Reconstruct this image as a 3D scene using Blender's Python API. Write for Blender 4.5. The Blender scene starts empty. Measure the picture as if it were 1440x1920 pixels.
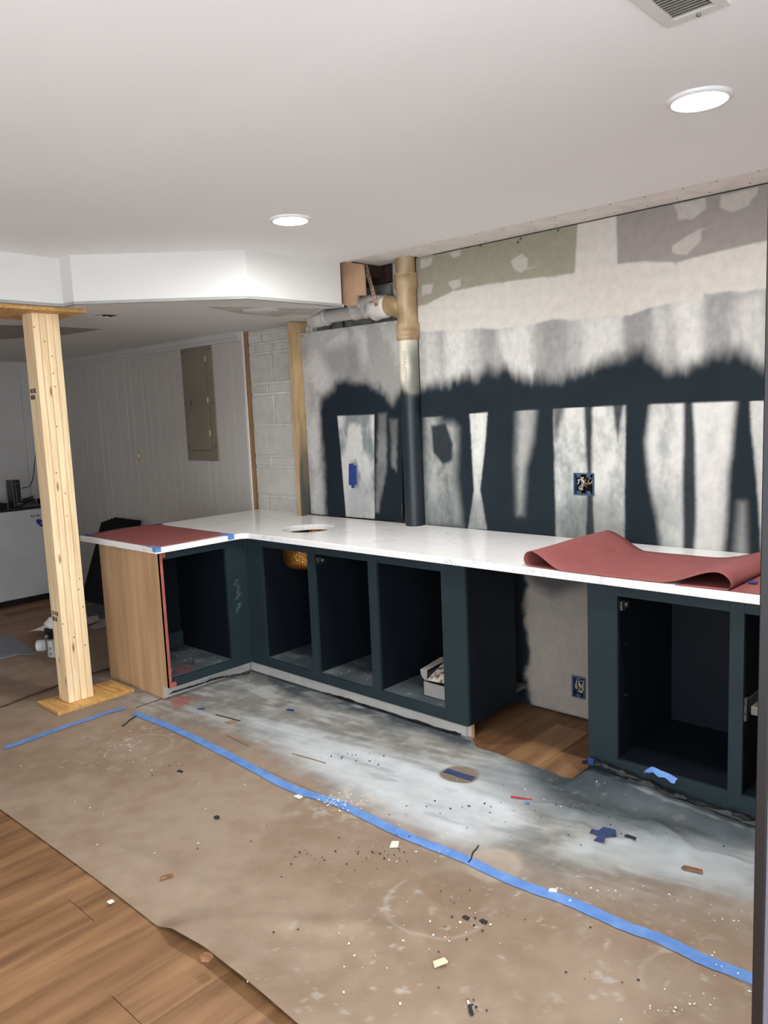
import bpy, bmesh, math, random
import numpy as np
from mathutils import Vector, Matrix
random.seed(7)
SC = bpy.context.scene
COL = SC.collection

# ------------------------------------------------------------------ camera
FPX, YAW, PIT, ROL, CAMH = 1470.98358, -0.75426879, 0.12829621, 0.04211579, 1.61926919
_cy, _sy, _cp, _sp, _cr, _sr = math.cos(YAW), math.sin(YAW), math.cos(PIT), math.sin(PIT), math.cos(ROL), math.sin(ROL)
_F = np.array([_sy*_cp, _cy*_cp, -_sp]); _R = np.array([_cy, -_sy, 0.0]); _D = np.cross(_F, _R)
_M = np.array([_cr*_R + _sr*_D, -_sr*_R + _cr*_D, _F])
cam = bpy.data.cameras.new('camera'); camo = bpy.data.objects.new('camera', cam); COL.objects.link(camo)
cam.sensor_fit = 'VERTICAL'; cam.sensor_height = 24.0; cam.lens = FPX/1920*24.0; cam.clip_start = 0.02
camo.matrix_world = Matrix(((_M[0][0], -_M[1][0], -_M[2][0], 0), (_M[0][1], -_M[1][1], -_M[2][1], 0),
                            (_M[0][2], -_M[1][2], -_M[2][2], CAMH), (0, 0, 0, 1)))
SC.camera = camo
# ------------------------------------------------------------------ world, exposure
w = bpy.data.worlds.new('world'); SC.world = w; w.use_nodes = True
w.node_tree.nodes['Background'].inputs[0].default_value = (.88, .97, 1.07, 1)
w.node_tree.nodes['Background'].inputs[1].default_value = 5.5
SC.view_settings.view_transform = 'Standard'; SC.view_settings.look = 'None'
SC.view_settings.gamma = 1.0; SC.view_settings.exposure = 0.28
SC.view_settings.use_curve_mapping = False
SC.cycles.use_denoising = True
SC.cycles.max_bounces = 9; SC.cycles.diffuse_bounces = 6; SC.cycles.adaptive_threshold = .02
LAMP = 370.0                       # emission of every recessed ceiling lamp
LAMPCOL = (.98, .985, .98, 1)

# points measured off the place: ray through a pixel met with a real plane
def _ray(px, py): return _M.T @ np.array([(px-720)/FPX, (py-960)/FPX, 1.0])
def PZ(px, py, z=0.0):
    d = _ray(px, py); t = (z-CAMH)/d[2]; return (d[0]*t, d[1]*t, z)
def PY(px, py, y=3.643):
    d = _ray(px, py); t = y/d[1]; return (d[0]*t, y, CAMH+d[2]*t)
def PX(px, py, x):
    d = _ray(px, py); t = x/d[0]; return (x, d[1]*t, CAMH+d[2]*t)

# ------------------------------------------------------------------ helpers
def S(r, g, b, k=1.0):
    f = lambda c: (c/12.92 if c <= .04045 else ((c+.055)/1.055)**2.4)
    return tuple(f(v/255)*k for v in (r, g, b))
def c4(c): return (c[0], c[1], c[2], 1)
WL = {}
class MB:
    """collects faces; build() links them as ONE mesh object"""
    def __init__(s): s.v = []; s.f = []; s.sm = []
    def add(s, vs, fs, smooth=False):
        n = len(s.v); s.v += [tuple(map(float, p)) for p in vs]; s.f += [tuple(i+n for i in f) for f in fs]; s.sm += [smooth]*len(fs); return s
    def box(s, x0, x1, y0, y1, z0, z1, b=0.0):
        if x0 > x1: x0, x1 = x1, x0
        if y0 > y1: y0, y1 = y1, y0
        if z0 > z1: z0, z1 = z1, z0
        if b <= 0:
            v = [(x, y, z) for z in (z0, z1) for y in (y0, y1) for x in (x0, x1)]
            return s.add(v, [(0, 2, 3, 1), (4, 5, 7, 6), (0, 1, 5, 4), (2, 6, 7, 3), (0, 4, 6, 2), (1, 3, 7, 5)])
        bm = bmesh.new(); bmesh.ops.create_cube(bm, size=1)
        for v in bm.verts: v.co = ((x0+x1)/2+v.co.x*(x1-x0), (y0+y1)/2+v.co.y*(y1-y0), (z0+z1)/2+v.co.z*(z1-z0))
        bmesh.ops.bevel(bm, geom=bm.edges[:], offset=b, segments=2, affect='EDGES', profile=.5)
        return s.bm(bm)
    def bm(s, bm, smooth=False):
        bm.verts.index_update(); s.add([v.co[:] for v in bm.verts], [[v.index for v in f.verts] for f in bm.faces], smooth); bm.free(); return s
    def prism(s, pts, d):
        """closed polygon (3D points) swept along vector d"""
        n = len(pts); p = [Vector(a) for a in pts]; q = [a+Vector(d) for a in p]
        nrm = Vector((0, 0, 0))
        for i in range(n): nrm += p[i].cross(p[(i+1) % n])
        if nrm.dot(Vector(d)) > 0: p.reverse(); q.reverse()
        return s.add(p+q, [tuple(range(n)), tuple(reversed(range(n, 2*n)))] + [(i, i+n, (i+1) % n+n, (i+1) % n) for i in range(n)])
    def tube(s, pts, r, n=12, cap=True):
        pts = [Vector(p) for p in pts]; rs = r if isinstance(r, (list, tuple)) else [r]*len(pts)
        vs = []; prev = None
        for i, p in enumerate(pts):
            t = (pts[min(i+1, len(pts)-1)]-pts[max(i-1, 0)])
            if t.length < 1e-9: t = Vector((0, 0, 1))
            t.normalize()
            a = prev if prev is not None else (Vector((0, 0, 1)) if abs(t.z) < .9 else Vector((1, 0, 0)))
            u = (a-t*a.dot(t)).normalized(); prev = u; v = t.cross(u)
            vs += [p+u*(rs[i]*math.cos(2*math.pi*k/n))+v*(rs[i]*math.sin(2*math.pi*k/n)) for k in range(n)]
        fs = [(i*n+k, i*n+(k+1) % n, (i+1)*n+(k+1) % n, (i+1)*n+k) for i in range(len(pts)-1) for k in range(n)]
        s.add(vs, fs, True)
        if cap:
            m = len(pts)-1
            s.add(vs[:n], [tuple(reversed(range(n)))]); s.add(vs[m*n:], [tuple(range(n))])
        return s
    def lathe(s, c, prof, n=32, axis='Z'):
        """prof = [(r, h)...] about an axis through c"""
        vs = []
        for r, h in prof:
            for k in range(n):
                a = 2*math.pi*k/n; u, v = r*math.cos(a), r*math.sin(a)
                vs.append({'Z': (c[0]+u, c[1]+v, c[2]+h), 'X': (c[0]+h, c[1]+u, c[2]+v), 'Y': (c[0]+v, c[1]+h, c[2]+u)}[axis])
        fs = [(i*n+k, i*n+(k+1) % n, (i+1)*n+(k+1) % n, (i+1)*n+k) for i in range(len(prof)-1) for k in range(n)]
        return s.add(vs, fs, True)
    def build(s, name, mat, parent=None, label=None, cat=None, group=None, kind=None, col=None, autosmooth=None):
        V = np.array(s.v, float)
        if parent is None:
            o0 = np.array([(V[:, 0].min()+V[:, 0].max())/2, (V[:, 1].min()+V[:, 1].max())/2, V[:, 2].min()])
        else: o0 = np.array(WL[parent.name])
        me = bpy.data.meshes.new(name); me.from_pydata((V-o0).tolist(), [], s.f)
        me.polygons.foreach_set('use_smooth', s.sm)
        if col is not None:
            at = me.color_attributes.new('Col', 'FLOAT_COLOR', 'POINT')
            C = np.ones((len(V), 4)); C[:, :3] = col(V) if callable(col) else col
            at.data.foreach_set('color', C.ravel())
        me.materials.append(mat); me.update()
        o = bpy.data.objects.new(name, me); COL.objects.link(o)
        if parent is None: o.location = o0.tolist()
        else: o.parent = parent
        WL[o.name] = o0.tolist()
        tag(o, label, cat, group, kind)
        return o
def tag(o, label=None, cat=None, group=None, kind=None):
    for k, v in (('label', label), ('category', cat), ('group', group), ('kind', kind)):
        if v: o[k] = v
    return o
def T(name, label, cat, loc, group=None, kind=None):
    o = bpy.data.objects.new(name, None); COL.objects.link(o); o.location = loc; o.empty_display_size = .05
    WL[o.name] = list(loc); return tag(o, label, cat, group, kind)
def box(name, mat, parent, *a, **k):
    b = k.pop('b', 0.0); return MB().box(*a, b=b).build(name, mat, parent, **k)

# numpy noise and masks
def vnoise(x, y, seed):
    t = np.random.RandomState(seed).rand(128, 128); xi = np.floor(x).astype(int); yi = np.floor(y).astype(int)
    fx = x-xi; fy = y-yi; fx = fx*fx*(3-2*fx); fy = fy*fy*(3-2*fy); g = lambda a, b: t[a % 128, b % 128]
    return (g(xi, yi)*(1-fx)+g(xi+1, yi)*fx)*(1-fy)+(g(xi, yi+1)*(1-fx)+g(xi+1, yi+1)*fx)*fy
def fbm(x, y, seed, o=4):
    s = 0; a = .5; n = 0
    for i in range(o): s = s+a*vnoise(x, y, seed+i); n += a; x = x*2.03+3.1; y = y*2.03+7.7; a *= .5
    return s/n
def sdist(x, y, poly):
    """signed distance, positive inside"""
    p = np.array(poly, float); n = len(p); d = np.full(x.shape, 1e9); ins = np.zeros(x.shape, bool)
    for i in range(n):
        a = p[i]; b = p[(i+1) % n]; ex, ey = b-a; L = ex*ex+ey*ey+1e-12
        t = np.clip(((x-a[0])*ex+(y-a[1])*ey)/L, 0, 1)
        d = np.minimum(d, np.hypot(x-a[0]-t*ex, y-a[1]-t*ey))
        if a[1] != b[1]: ins ^= ((a[1] > y) != (b[1] > y)) & (x < (b[0]-a[0])*(y-a[1])/(b[1]-a[1])+a[0])
    return np.where(ins, d, -d)
def ss(a, b, v):
    t = np.clip((v-a)/(b-a), 0, 1); return t*t*(3-2*t)
def soft(x, y, poly, w): return ss(-w, w, sdist(x, y, poly))
def mix(a, b, m): return a*(1-m[:, None])+np.array(b)*m[:, None]
def ell(x, y, cx, cy, rx, ry, w=.15): return 1-ss(1-w, 1+w, np.hypot((x-cx)/rx, (y-cy)/ry))

def surf(xs, ys, pos, skip=None):
    X, Y = np.meshgrid(xs, ys); nx, ny = len(xs), len(ys)
    V = pos(X.ravel(), Y.ravel()); m = MB(); m.v = V.tolist()
    i = (np.arange(ny-1)[:, None]*nx+np.arange(nx-1)[None]).ravel()
    Fc = np.stack([i, i+1, i+nx+1, i+nx], 1)
    if skip is not None:
        cx = (X[:-1, :-1]+X[1:, 1:]).ravel()/2; cyy = (Y[:-1, :-1]+Y[1:, 1:]).ravel()/2; Fc = Fc[~skip(cx, cyy)]
    m.f = Fc.tolist(); m.sm = [True]*len(m.f); return m
def solid(o, t, off=-1):
    md = o.modifiers.new('thickness', 'SOLIDIFY'); md.thickness = t; md.offset = off; return o

# ------------------------------------------------------------------ materials
MATS = {}
def P(name, c1, c2=None, scale=6, stretch=(1, 1, 1), rough=.6, metal=0.0, bump=0.0, bscale=None, detail=5, lo=.35, hi=.65, vcol=False, spec=.5, emit=None, rand=False, knots=False, voronoi=False):
    m = bpy.data.materials.new(name); m.use_nodes = True; nt = m.node_tree; N = nt.nodes; L = nt.links
    b = N['Principled BSDF']; b.inputs['Roughness'].default_value = rough; b.inputs['Metallic'].default_value = metal
    b.inputs['Specular IOR Level'].default_value = spec
    tc = N.new('ShaderNodeTexCoord'); mp = N.new('ShaderNodeMapping'); mp.inputs['Scale'].default_value = stretch
    src = tc.outputs['Object']
    if rand:
        oi = N.new('ShaderNodeObjectInfo'); va = N.new('ShaderNodeVectorMath'); va.operation = 'ADD'
        mu = N.new('ShaderNodeMath'); mu.operation = 'MULTIPLY'; mu.inputs[1].default_value = 37.0
        L.new(oi.outputs['Random'], mu.inputs[0]); L.new(src, va.inputs[0]); L.new(mu.outputs[0], va.inputs[1]); src = va.outputs[0]
    L.new(src, mp.inputs['Vector'])
    nz = N.new('ShaderNodeTexNoise'); nz.inputs['Scale'].default_value = scale; nz.inputs['Detail'].default_value = detail
    L.new(mp.outputs[0], nz.inputs['Vector'])
    rp = N.new('ShaderNodeValToRGB'); rp.color_ramp.elements[0].position = lo; rp.color_ramp.elements[1].position = hi
    c2 = c2 or tuple(v*.9 for v in c1)
    rp.color_ramp.elements[0].color = c4(c2); rp.color_ramp.elements[1].color = c4(c1)
    L.new(nz.outputs['Fac'], rp.inputs[0]); out = rp.outputs[0]
    if knots:
        vo = N.new('ShaderNodeTexVoronoi'); vo.inputs['Scale'].default_value = 1.0
        m2 = N.new('ShaderNodeMapping'); m2.inputs['Scale'].default_value = knots; L.new(src, m2.inputs[0]); L.new(m2.outputs[0], vo.inputs['Vector'])
        r2 = N.new('ShaderNodeValToRGB'); r2.color_ramp.elements[0].position = .05; r2.color_ramp.elements[1].position = .13
        r2.color_ramp.elements[0].color = (.35, .25, .16, 1); r2.color_ramp.elements[1].color = (1, 1, 1, 1)
        L.new(vo.outputs['Distance'], r2.inputs[0])
        mx = N.new('ShaderNodeMix'); mx.data_type = 'RGBA'; mx.blend_type = 'MULTIPLY'; mx.inputs[0].default_value = 1
        L.new(out, mx.inputs[6]); L.new(r2.outputs[0], mx.inputs[7]); out = mx.outputs[2]
    if rand:
        mx = N.new('ShaderNodeMix'); mx.data_type = 'RGBA'; mx.blend_type = 'MULTIPLY'; mx.inputs[0].default_value = 1
        mr = N.new('ShaderNodeMapRange'); mr.inputs[3].default_value = .9; mr.inputs[4].default_value = 1.06
        L.new(oi.outputs['Random'], mr.inputs[0]); L.new(out, mx.inputs[6]); L.new(mr.outputs[0], mx.inputs[7]); out = mx.outputs[2]
    if vcol:
        at = N.new('ShaderNodeAttribute'); at.attribute_name = 'Col'
        mx = N.new('ShaderNodeMix'); mx.data_type = 'RGBA'; mx.blend_type = 'MULTIPLY'; mx.inputs[0].default_value = 1
        L.new(at.outputs['Color'], mx.inputs[6]); L.new(out, mx.inputs[7]); out = mx.outputs[2]
    L.new(out, b.inputs['Base Color'])
    if bump:
        n2 = N.new('ShaderNodeTexVoronoi' if voronoi else 'ShaderNodeTexNoise'); n2.inputs['Scale'].default_value = bscale or scale*4
        if not voronoi: n2.inputs['Detail'].default_value = 4
        L.new(mp.outputs[0], n2.inputs['Vector']); bp = N.new('ShaderNodeBump'); bp.inputs['Strength'].default_value = bump; bp.inputs['Distance'].default_value = .01
        L.new(n2.outputs[0], bp.inputs['Height']); L.new(bp.outputs[0], b.inputs['Normal'])
    if emit is not None:
        b.inputs['Emission Color'].default_value = LAMPCOL; b.inputs['Emission Strength'].default_value = emit
    MATS[name] = m; return m
W1 = (1, 1, 1); W9 = (.9, .9, .9)
M_ceil = P('ceiling_paint', S(240, 239, 237), S(238, 237, 235), 2, rough=.85)
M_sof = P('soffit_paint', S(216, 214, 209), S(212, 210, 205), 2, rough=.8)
M_strip = P('bare_drywall', S(236, 231, 225), S(222, 217, 211), 9, rough=.9, bump=.05, bscale=60)
M_wall = P('wall_paint', S(205, 202, 197), S(200, 197, 192), 2, rough=.8)
M_dimwall = P('grey_wall_paint', S(190, 186, 182), S(182, 178, 174), 3, rough=.75)
M_board = P('panelling_paint', S(186, 180, 172), S(183, 177, 169), 3, rough=.6)
M_groove = P('panelling_groove', S(235, 232, 226), rough=.7)
M_vc = P('painted_surface', W1, W9, 22, rough=.8, vcol=True, bump=.04, bscale=120, spec=.15)
M_paper = P('kraft_paper', W1, (.93, .93, .93), 16, rough=.82, vcol=True, bump=.12, bscale=9, spec=.3)
M_pipe = P('pipe_plastic', W1, (.93, .93, .93), 14, rough=.42, vcol=True)
M_studvc = P('painted_stud', W1, (.82, .8, .76), 10, stretch=(6, 6, .6), rough=.7, vcol=True)
M_teal = P('teal_paint', S(42, 56, 62, .74), S(38, 52, 58, .74), 5, rough=.5, spec=.3)
M_tealin = P('teal_paint_shaded', S(40, 52, 64, .2), S(36, 48, 60, .2), 5, rough=.55, spec=.2)  # same teal darkened, so the cabinet interior shade sits in the colour
M_dust = P('dusty_teal_board', S(92, 98, 100), S(52, 60, 66), 7, rough=.7, lo=.4, hi=.68)
M_prime = P('primer_white', S(190, 185, 178), S(176, 171, 164), 8, rough=.7)
M_quartz = None
M_ply = P('birch_ply_panel', S(204, 168, 130), S(172, 135, 98), 2.2, stretch=(6, 6, .55), rough=.55, detail=8, lo=.3, hi=.7)
M_red = P('rosin_paper', S(144, 82, 79), S(137, 76, 74), 10, rough=.75, spec=.3)
M_redpaint = P('red_primer', S(170, 92, 80), S(150, 80, 72), 12, rough=.7)
M_blue = P('blue_tape', S(110, 150, 208), S(88, 130, 196), 14, rough=.6)
M_blued = P('dark_blue_tape', S(36, 60, 128), S(30, 52, 112), 20, rough=.6)
M_navy = P('navy_tape', S(52, 66, 110), S(46, 58, 96), 20, rough=.7)
M_post = P('spruce', S(246, 222, 180), S(230, 196, 148), 5, stretch=(9, 9, .55), rough=.6, detail=9, rand=True, knots=(14, 14, 3.4))
M_plyb = P('yellow_ply', S(226, 182, 112), S(190, 140, 76), 5, stretch=(1.0, 9, 9), rough=.6, detail=8)
M_plye = P('ply_edge', S(190, 140, 84), S(110, 74, 40), 30, stretch=(.3, .3, 8), rough=.8)
M_stud = P('old_pine', S(196, 160, 112), S(170, 132, 84), 6, stretch=(8, 8, .6), rough=.65, knots=(9, 9, 4))
M_trimw = P('brown_trim', S(150, 118, 84), S(122, 92, 62), 8, stretch=(6, 6, .6), rough=.7)
M_block = P('painted_block', S(200, 197, 187), S(188, 185, 175), 14, rough=.8, bump=.25, bscale=70, rand=False)
M_mortar = P('painted_mortar', S(226, 223, 214), S(206, 203, 194), 20, rough=.85, bump=.3, bscale=40)
M_found = P('bare_block', S(150, 146, 138), S(120, 116, 110), 14, rough=.9, bump=.3, bscale=60)
M_joist = P('dark_joist', S(64, 42, 34), S(40, 26, 22), 6, stretch=(.5, 6, 6), rough=.8)
M_brownp = P('brown_paper_face', S(182, 150, 120), S(160, 126, 96), 7, rough=.8)
M_strap = P('galvanised_strap', S(200, 178, 164), S(172, 132, 112), 20, rough=.55)
M_plank = P('oak_vinyl', S(156, 117, 80), S(106, 74, 47), 2.6, stretch=(7, .75, 7), rough=.5, detail=9, lo=.3, hi=.72, rand=True)
M_slab = P('oak_vinyl_base', S(120, 84, 54), S(96, 66, 40), 4, stretch=(7, .75, 7), rough=.6)
M_black = P('black_plastic', S(22, 21, 22), S(16, 15, 16), 8, rough=.35)
M_blackm = P('black_door_paint', S(15, 15, 18), S(12, 12, 15), 8, rough=.7, spec=.2)
M_grey = P('grey_metal', S(128, 126, 120), S(116, 114, 110), 8, rough=.45, metal=.5)
M_beige = P('beige_enamel', S(128, 118, 102), S(118, 109, 94), 3, rough=.5)
M_beige2 = P('ivory_plastic', S(188, 176, 146), rough=.45)
M_fridge = P('fridge_steel', S(186, 184, 184), S(174, 173, 173), 3, rough=.4, metal=.15)
M_dark = P('dark_gap', S(14, 12, 11), rough=.9)
M_copper = P('hammered_brass', S(196, 142, 72), S(150, 100, 46), 12, rough=.32, metal=.9, bump=.5, bscale=110, voronoi=True)
M_chrome = P('hinge_metal', S(104, 104, 100), S(52, 54, 54), 40, rough=.4, metal=.7)
M_bluebox = P('blue_box_plastic', S(62, 80, 108), S(48, 64, 90), 20, rough=.5)
M_wire = P('white_wire', S(214, 210, 200), rough=.5)
M_wirey = P('yellow_wire_nut', S(200, 176, 90), rough=.5)
M_wirer = P('red_wire_nut', S(176, 60, 48), rough=.5)
M_white = P('white_plastic', S(226, 224, 220), S(216, 214, 210), 8, rough=.5)
M_ltrim = P('lamp_trim', S(240, 239, 236), rough=.5)
M_lamp = P('lamp_diffuser', W1, rough=.5, emit=LAMP)
M_vent = P('vent_enamel', S(214, 210, 203), rough=.5)
M_ventd = P('vent_duct', S(96, 88, 78), rough=.8)
M_carton = P('grey_carton', S(150, 145, 142), S(138, 134, 131), 9, rough=.8)
M_news = P('crumpled_print', S(190, 182, 170), S(96, 74, 58), 42, rough=.8, lo=.4, hi=.55)
M_yellow = P('mustard_card', S(186, 156, 66), rough=.7)
M_film = P('masking_film', S(14, 17, 20), S(8, 10, 12), 14, rough=.5, bump=.7, bscale=26)
M_ink = P('ink', S(52, 40, 30), rough=.8)
M_lab = P('label_paper', S(216, 214, 208), rough=.6)
M_canp = P('can_silver', S(168, 174, 168), S(150, 158, 152), 6, rough=.35, metal=.6)
M_chipw = P('plaster_crumb', S(228, 224, 214), rough=.8)
M_chipd = P('dark_paint_chip', S(34, 38, 42), rough=.6)
M_chipb = P('wood_chip', S(150, 108, 72), S(110, 76, 48), 30, rough=.8)
M_redbit = P('red_plastic', S(196, 62, 58), rough=.5)
M_mud = P('ceiling_mud', S(196, 190, 182), S(176, 170, 162), 12, rough=.85)
M_doord = P('dark_stained_edge', S(18, 14, 14), S(12, 10, 10), 6, stretch=(8, 8, .6), rough=.4)
M_doorf = P('grey_door_face', S(104, 100, 108), S(98, 94, 102), 4, rough=.4)
M_greysheet = P('grey_underlay', S(126, 130, 138), S(112, 116, 124), 6, rough=.6)
M_emboss = P('pipe_lettering', S(226, 220, 204), rough=.6)

def quartz():
    m = P('white_quartz', S(246, 245, 243), S(240, 238, 235), 3, rough=.16); nt = m.node_tree; N = nt.nodes; L = nt.links; b = N['Principled BSDF']
    old = b.inputs['Base Color'].links[0].from_socket
    tc = N.new('ShaderNodeTexCoord'); nz = N.new('ShaderNodeTexNoise'); nz.inputs['Scale'].default_value = 2.6; nz.inputs['Detail'].default_value = 9; nz.inputs['Distortion'].default_value = 1.4
    L.new(tc.outputs['Object'], nz.inputs['Vector'])
    a = N.new('ShaderNodeMath'); a.operation = 'SUBTRACT'; a.inputs[1].default_value = .5; L.new(nz.outputs['Fac'], a.inputs[0])
    a2 = N.new('ShaderNodeMath'); a2.operation = 'ABSOLUTE'; L.new(a.outputs[0], a2.inputs[0])
    r = N.new('ShaderNodeValToRGB'); r.color_ramp.elements[0].position = 0; r.color_ramp.elements[1].position = .012
    r.color_ramp.elements[0].color = (.72, .71, .70, 1); r.color_ramp.elements[1].color = (1, 1, 1, 1); L.new(a2.outputs[0], r.inputs[0])
    n2 = N.new('ShaderNodeTexNoise'); n2.inputs['Scale'].default_value = 1.7; L.new(tc.outputs['Object'], n2.inputs['Vector'])
    r2 = N.new('ShaderNodeValToRGB'); r2.color_ramp.elements[0].position = .48; r2.color_ramp.elements[1].position = .6; L.new(n2.outputs[0], r2.inputs[0])
    mx = N.new('ShaderNodeMix'); mx.data_type = 'RGBA'; mx.blend_type = 'MULTIPLY'; L.new(r2.outputs[0], mx.inputs[0]); L.new(old, mx.inputs[6]); L.new(r.outputs[0], mx.inputs[7])
    L.new(mx.outputs[2], b.inputs['Base Color']); return m
M_quartz = quartz()
DARK = S(42, 54, 63, .48)

# ================================================================== STRUCTURE
ZC = 2.498; ZS = 2.245; YW = 3.643
XL, XR, YB = -7.95, 1.6, -2.3
# floor: slab and single planks
fl = MB().box(XL-.1, XR+.1, YB-.1, 3.76, -.06, -.006).build('floor', M_slab, kind='structure', label='oak look plank floor')
pl_me = MB().box(-.0897, .0897, -.609, .609, -.0057, 0, b=.0012)
def shared(mb, name, mat):
    me = bpy.data.meshes.new(name); me.from_pydata(mb.v, [], mb.f); me.materials.append(mat); me.update(); return me
pme = shared(pl_me, 'plank', M_plank)
r = 0; x = XL+.09
while x < XR:
    y = YB-.4*(r % 3)-.13*(r % 2)+.3
    while y < 3.75:
        if y+.6 > -1.0 and y-.6 < 3.7 and not (x > .3 and y > 1.2) and y+.61 < 3.74:
            o = bpy.data.objects.new('plank', pme); COL.objects.link(o); o.parent = fl
            o.location = (x-WL['floor'][0], y-WL['floor'][1], -WL['floor'][2])
        y += 1.22
    x += .18; r += 1
# foundation wall behind everything
wf = MB().box(XL-.1, XR+.1, 3.76, 3.86, 0, 2.7).build('wall_foundation', M_found, kind='structure', label='grey block foundation wall')
for i, (x0, x1, z0, z1) in enumerate([(-4.12, -3.95, 2.13, 2.31), (-3.94, -3.56, 2.13, 2.31), (-3.55, -3.17, 2.13, 2.31), (-3.74, -3.38, 2.32, 2.40), (-3.37, -3.0, 2.32, 2.40), (-4.12, -3.75, 2.32, 2.40)]):
    box('block', M_found, wf, x0, x1, 3.745, 3.761, z0, z1, b=.004)
# other walls of the room, two with unseen openings added for fill light
MB().box(XL-.1, XL, YB, 3.76, 0, 2.6).build('wall_left', M_dimwall, kind='structure', label='grey wall behind the fridge')
MB().box(XL, -1.6, YB-.1, YB, 0, 2.6).box(1.3, XR, YB-.1, YB, 0, 2.6).box(-1.6, 1.3, YB-.1, YB, 2.25, 2.6).build('wall_front', M_wall, kind='structure', label='wall behind the viewer with an added wide opening for fill light')
MB().box(XR, XR+.1, 1.45, 1.62, 0, 2.6).box(XR, XR+.1, YB, -1.9, 0, 2.6).box(XR, XR+.1, -1.9, 1.45, 2.25, 2.6).build('wall_right', M_wall, kind='structure', label='room wall with an added wide opening for fill light')
MB().box(.34, XR+.1, 1.62, 3.76, 0, 2.6).build('wall_nook', M_wall, kind='structure', label='wall closing the counter nook')
wl = bpy.data.objects['wall_left']
for yy in (2.62, 2.96, 3.30): box('batten', M_dimwall, wl, XL, XL+.022, yy, yy+.09, 0, 2.14, b=.003)
box('header_board', M_dimwall, wl, XL, XL+.02, 1.2, 3.64, 2.14, 2.23)
# ---- soffit and ceiling
sofpx = [(0, 567), (104, 574.5), (119, 575.5), (139, 571), (465, 560), (641, 575)]
SP = [PZ(px, py, ZS)[:2] for px, py in sofpx]
p1 = PZ(606, 580, ZS)[:2]; p2 = PZ(574, 598, ZS)[:2]
base = [(SP[0][0]-.03, YB)] + SP
poly_s = base + [(SP[5][0]-.012, SP[5][1]+.03), p1, (p2[0], min(p2[1], 3.66)), (p2[0]-.05, 3.75), (XL, 3.75), (XL, YB)]
so = MB().prism([(a, b, ZS) for a, b in poly_s], (0, 0, .016)).build('soffit', M_sof, kind='structure', label='lowered white soffit over the left of the room')
# vertical drywall faces of the soffit
def wallrun(pts, t, z0, z1):
    m = MB()
    for i in range(len(pts)-1):
        a = Vector((*pts[i], 0)); b = Vector((*pts[i+1], 0)); n = Vector((-(b-a).y, (b-a).x, 0)).normalized()*t
        m.prism([(a.x, a.y, z0), (b.x, b.y, z0), (b.x+n.x, b.y+n.y, z0), (a.x+n.x, a.y+n.y, z0)], (0, 0, z1-z0))
    return m
wallrun(base, .014, ZS, ZC+.002).build('soffit_face', M_sof, so)
# ceiling: painted field, cut along the soffit on the left
ce = MB().prism([(a, b, ZC) for a, b in [(SP[0][0]-.04, YB)] + [(s[0]-.012, s[1]) for s in SP] + [PZ(648, 490, ZC)[:2], (-1.1, 3.415), (.34, 3.43), (.34, 1.62), (XR, 1.62), (XR, YB)]], (0, 0, .014)).build('ceiling', M_ceil, kind='structure', label='smooth white painted ceiling')
stripp = [PZ(646, 490, ZC+.006)[:2], PZ(686, 498, ZC+.006)[:2], PZ(706, 499, ZC+.006)[:2], PZ(752, 489, ZC+.006)[:2], (-3.22, 3.56), (-3.06, 3.56), (-3.06, 3.66), (.34, 3.66), (.34, 3.42), (-1.1, 3.41)]
MB().prism([(a, b, ZC+.004) for a, b in stripp], (0, 0, .012)).build('bare_strip', M_strip, ce)
for i in range(26):
    xx = -3.0+i*.075+random.uniform(-.02, .02); yy = 3.44 if i % 2 else 3.6
    MB().lathe((xx, yy+random.uniform(-.01, .01), ZC+.0035), [(0.0001, 0), (.0045, 0), (.0045, .003)], 8).build('screw', M_dark, ce)
# roof of everything above
MB().box(XL-.1, XR+.1, YB-.1, 3.86, 2.7, 2.78).build('ceiling_deck', M_joist, kind='structure', label='dark timber deck above the ceiling')
jo = MB().box(-4.3, -3.0, 3.70, 3.74, 2.41, 2.7).box(-3.42, -3.38, 3.42, 3.70, 2.43, 2.7).build('floor_joist', M_joist, label='dark timber joist inside the ceiling hole above the pipes', cat='joist')
# patches under the soffit
c = PZ(489, 582, ZS-.001)
MB().lathe((c[0], c[1], ZS), [(0.0001, -.003), (.105, -.003), (.108, -.0015), (.112, 0)], 40).build('round_patch', M_sof, so)
pp = [PZ(*q, ZS)[:2] for q in [(386, 575), (455, 575), (560, 578), (600, 578), (585, 590), (545, 590), (520, 594), (450, 588)]]
MB().prism([(a, b, ZS-.0012) for a, b in pp], (0, 0, .0014)).build('mud_patch', M_mud, so)
hp = [PZ(*q, ZS)[:2] for q in [(176, 591), (190, 590), (205, 590), (221, 591), (207, 594), (196, 593)]]
MB().prism([(a, b, ZS-.0012) for a, b in hp], (0, 0, .0014)).build('torn_hole', M_dark, so)
for q in [(182, 592.5), (200, 593), (188, 591)]:
    a = PZ(*q, ZS); MB().box(a[0]-.012, a[0]+.012, a[1]-.006, a[1]+.006, ZS-.006, ZS+.001, b=.002).build('torn_paper', M_sof, so)
dp = [PZ(*q, ZS)[:2] for q in [(-60, 608), (40, 610), (110, 612), (190, 617), (120, 628), (-60, 640)]]
MB().prism([(a, b, ZS-.0015) for a, b in dp], (0, 0, .0018)).build('grey_patch', P('grey_patch_coat', S(150, 144, 136), rough=.9), so)  # flat grey patch, darker than the soffit around it

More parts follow.
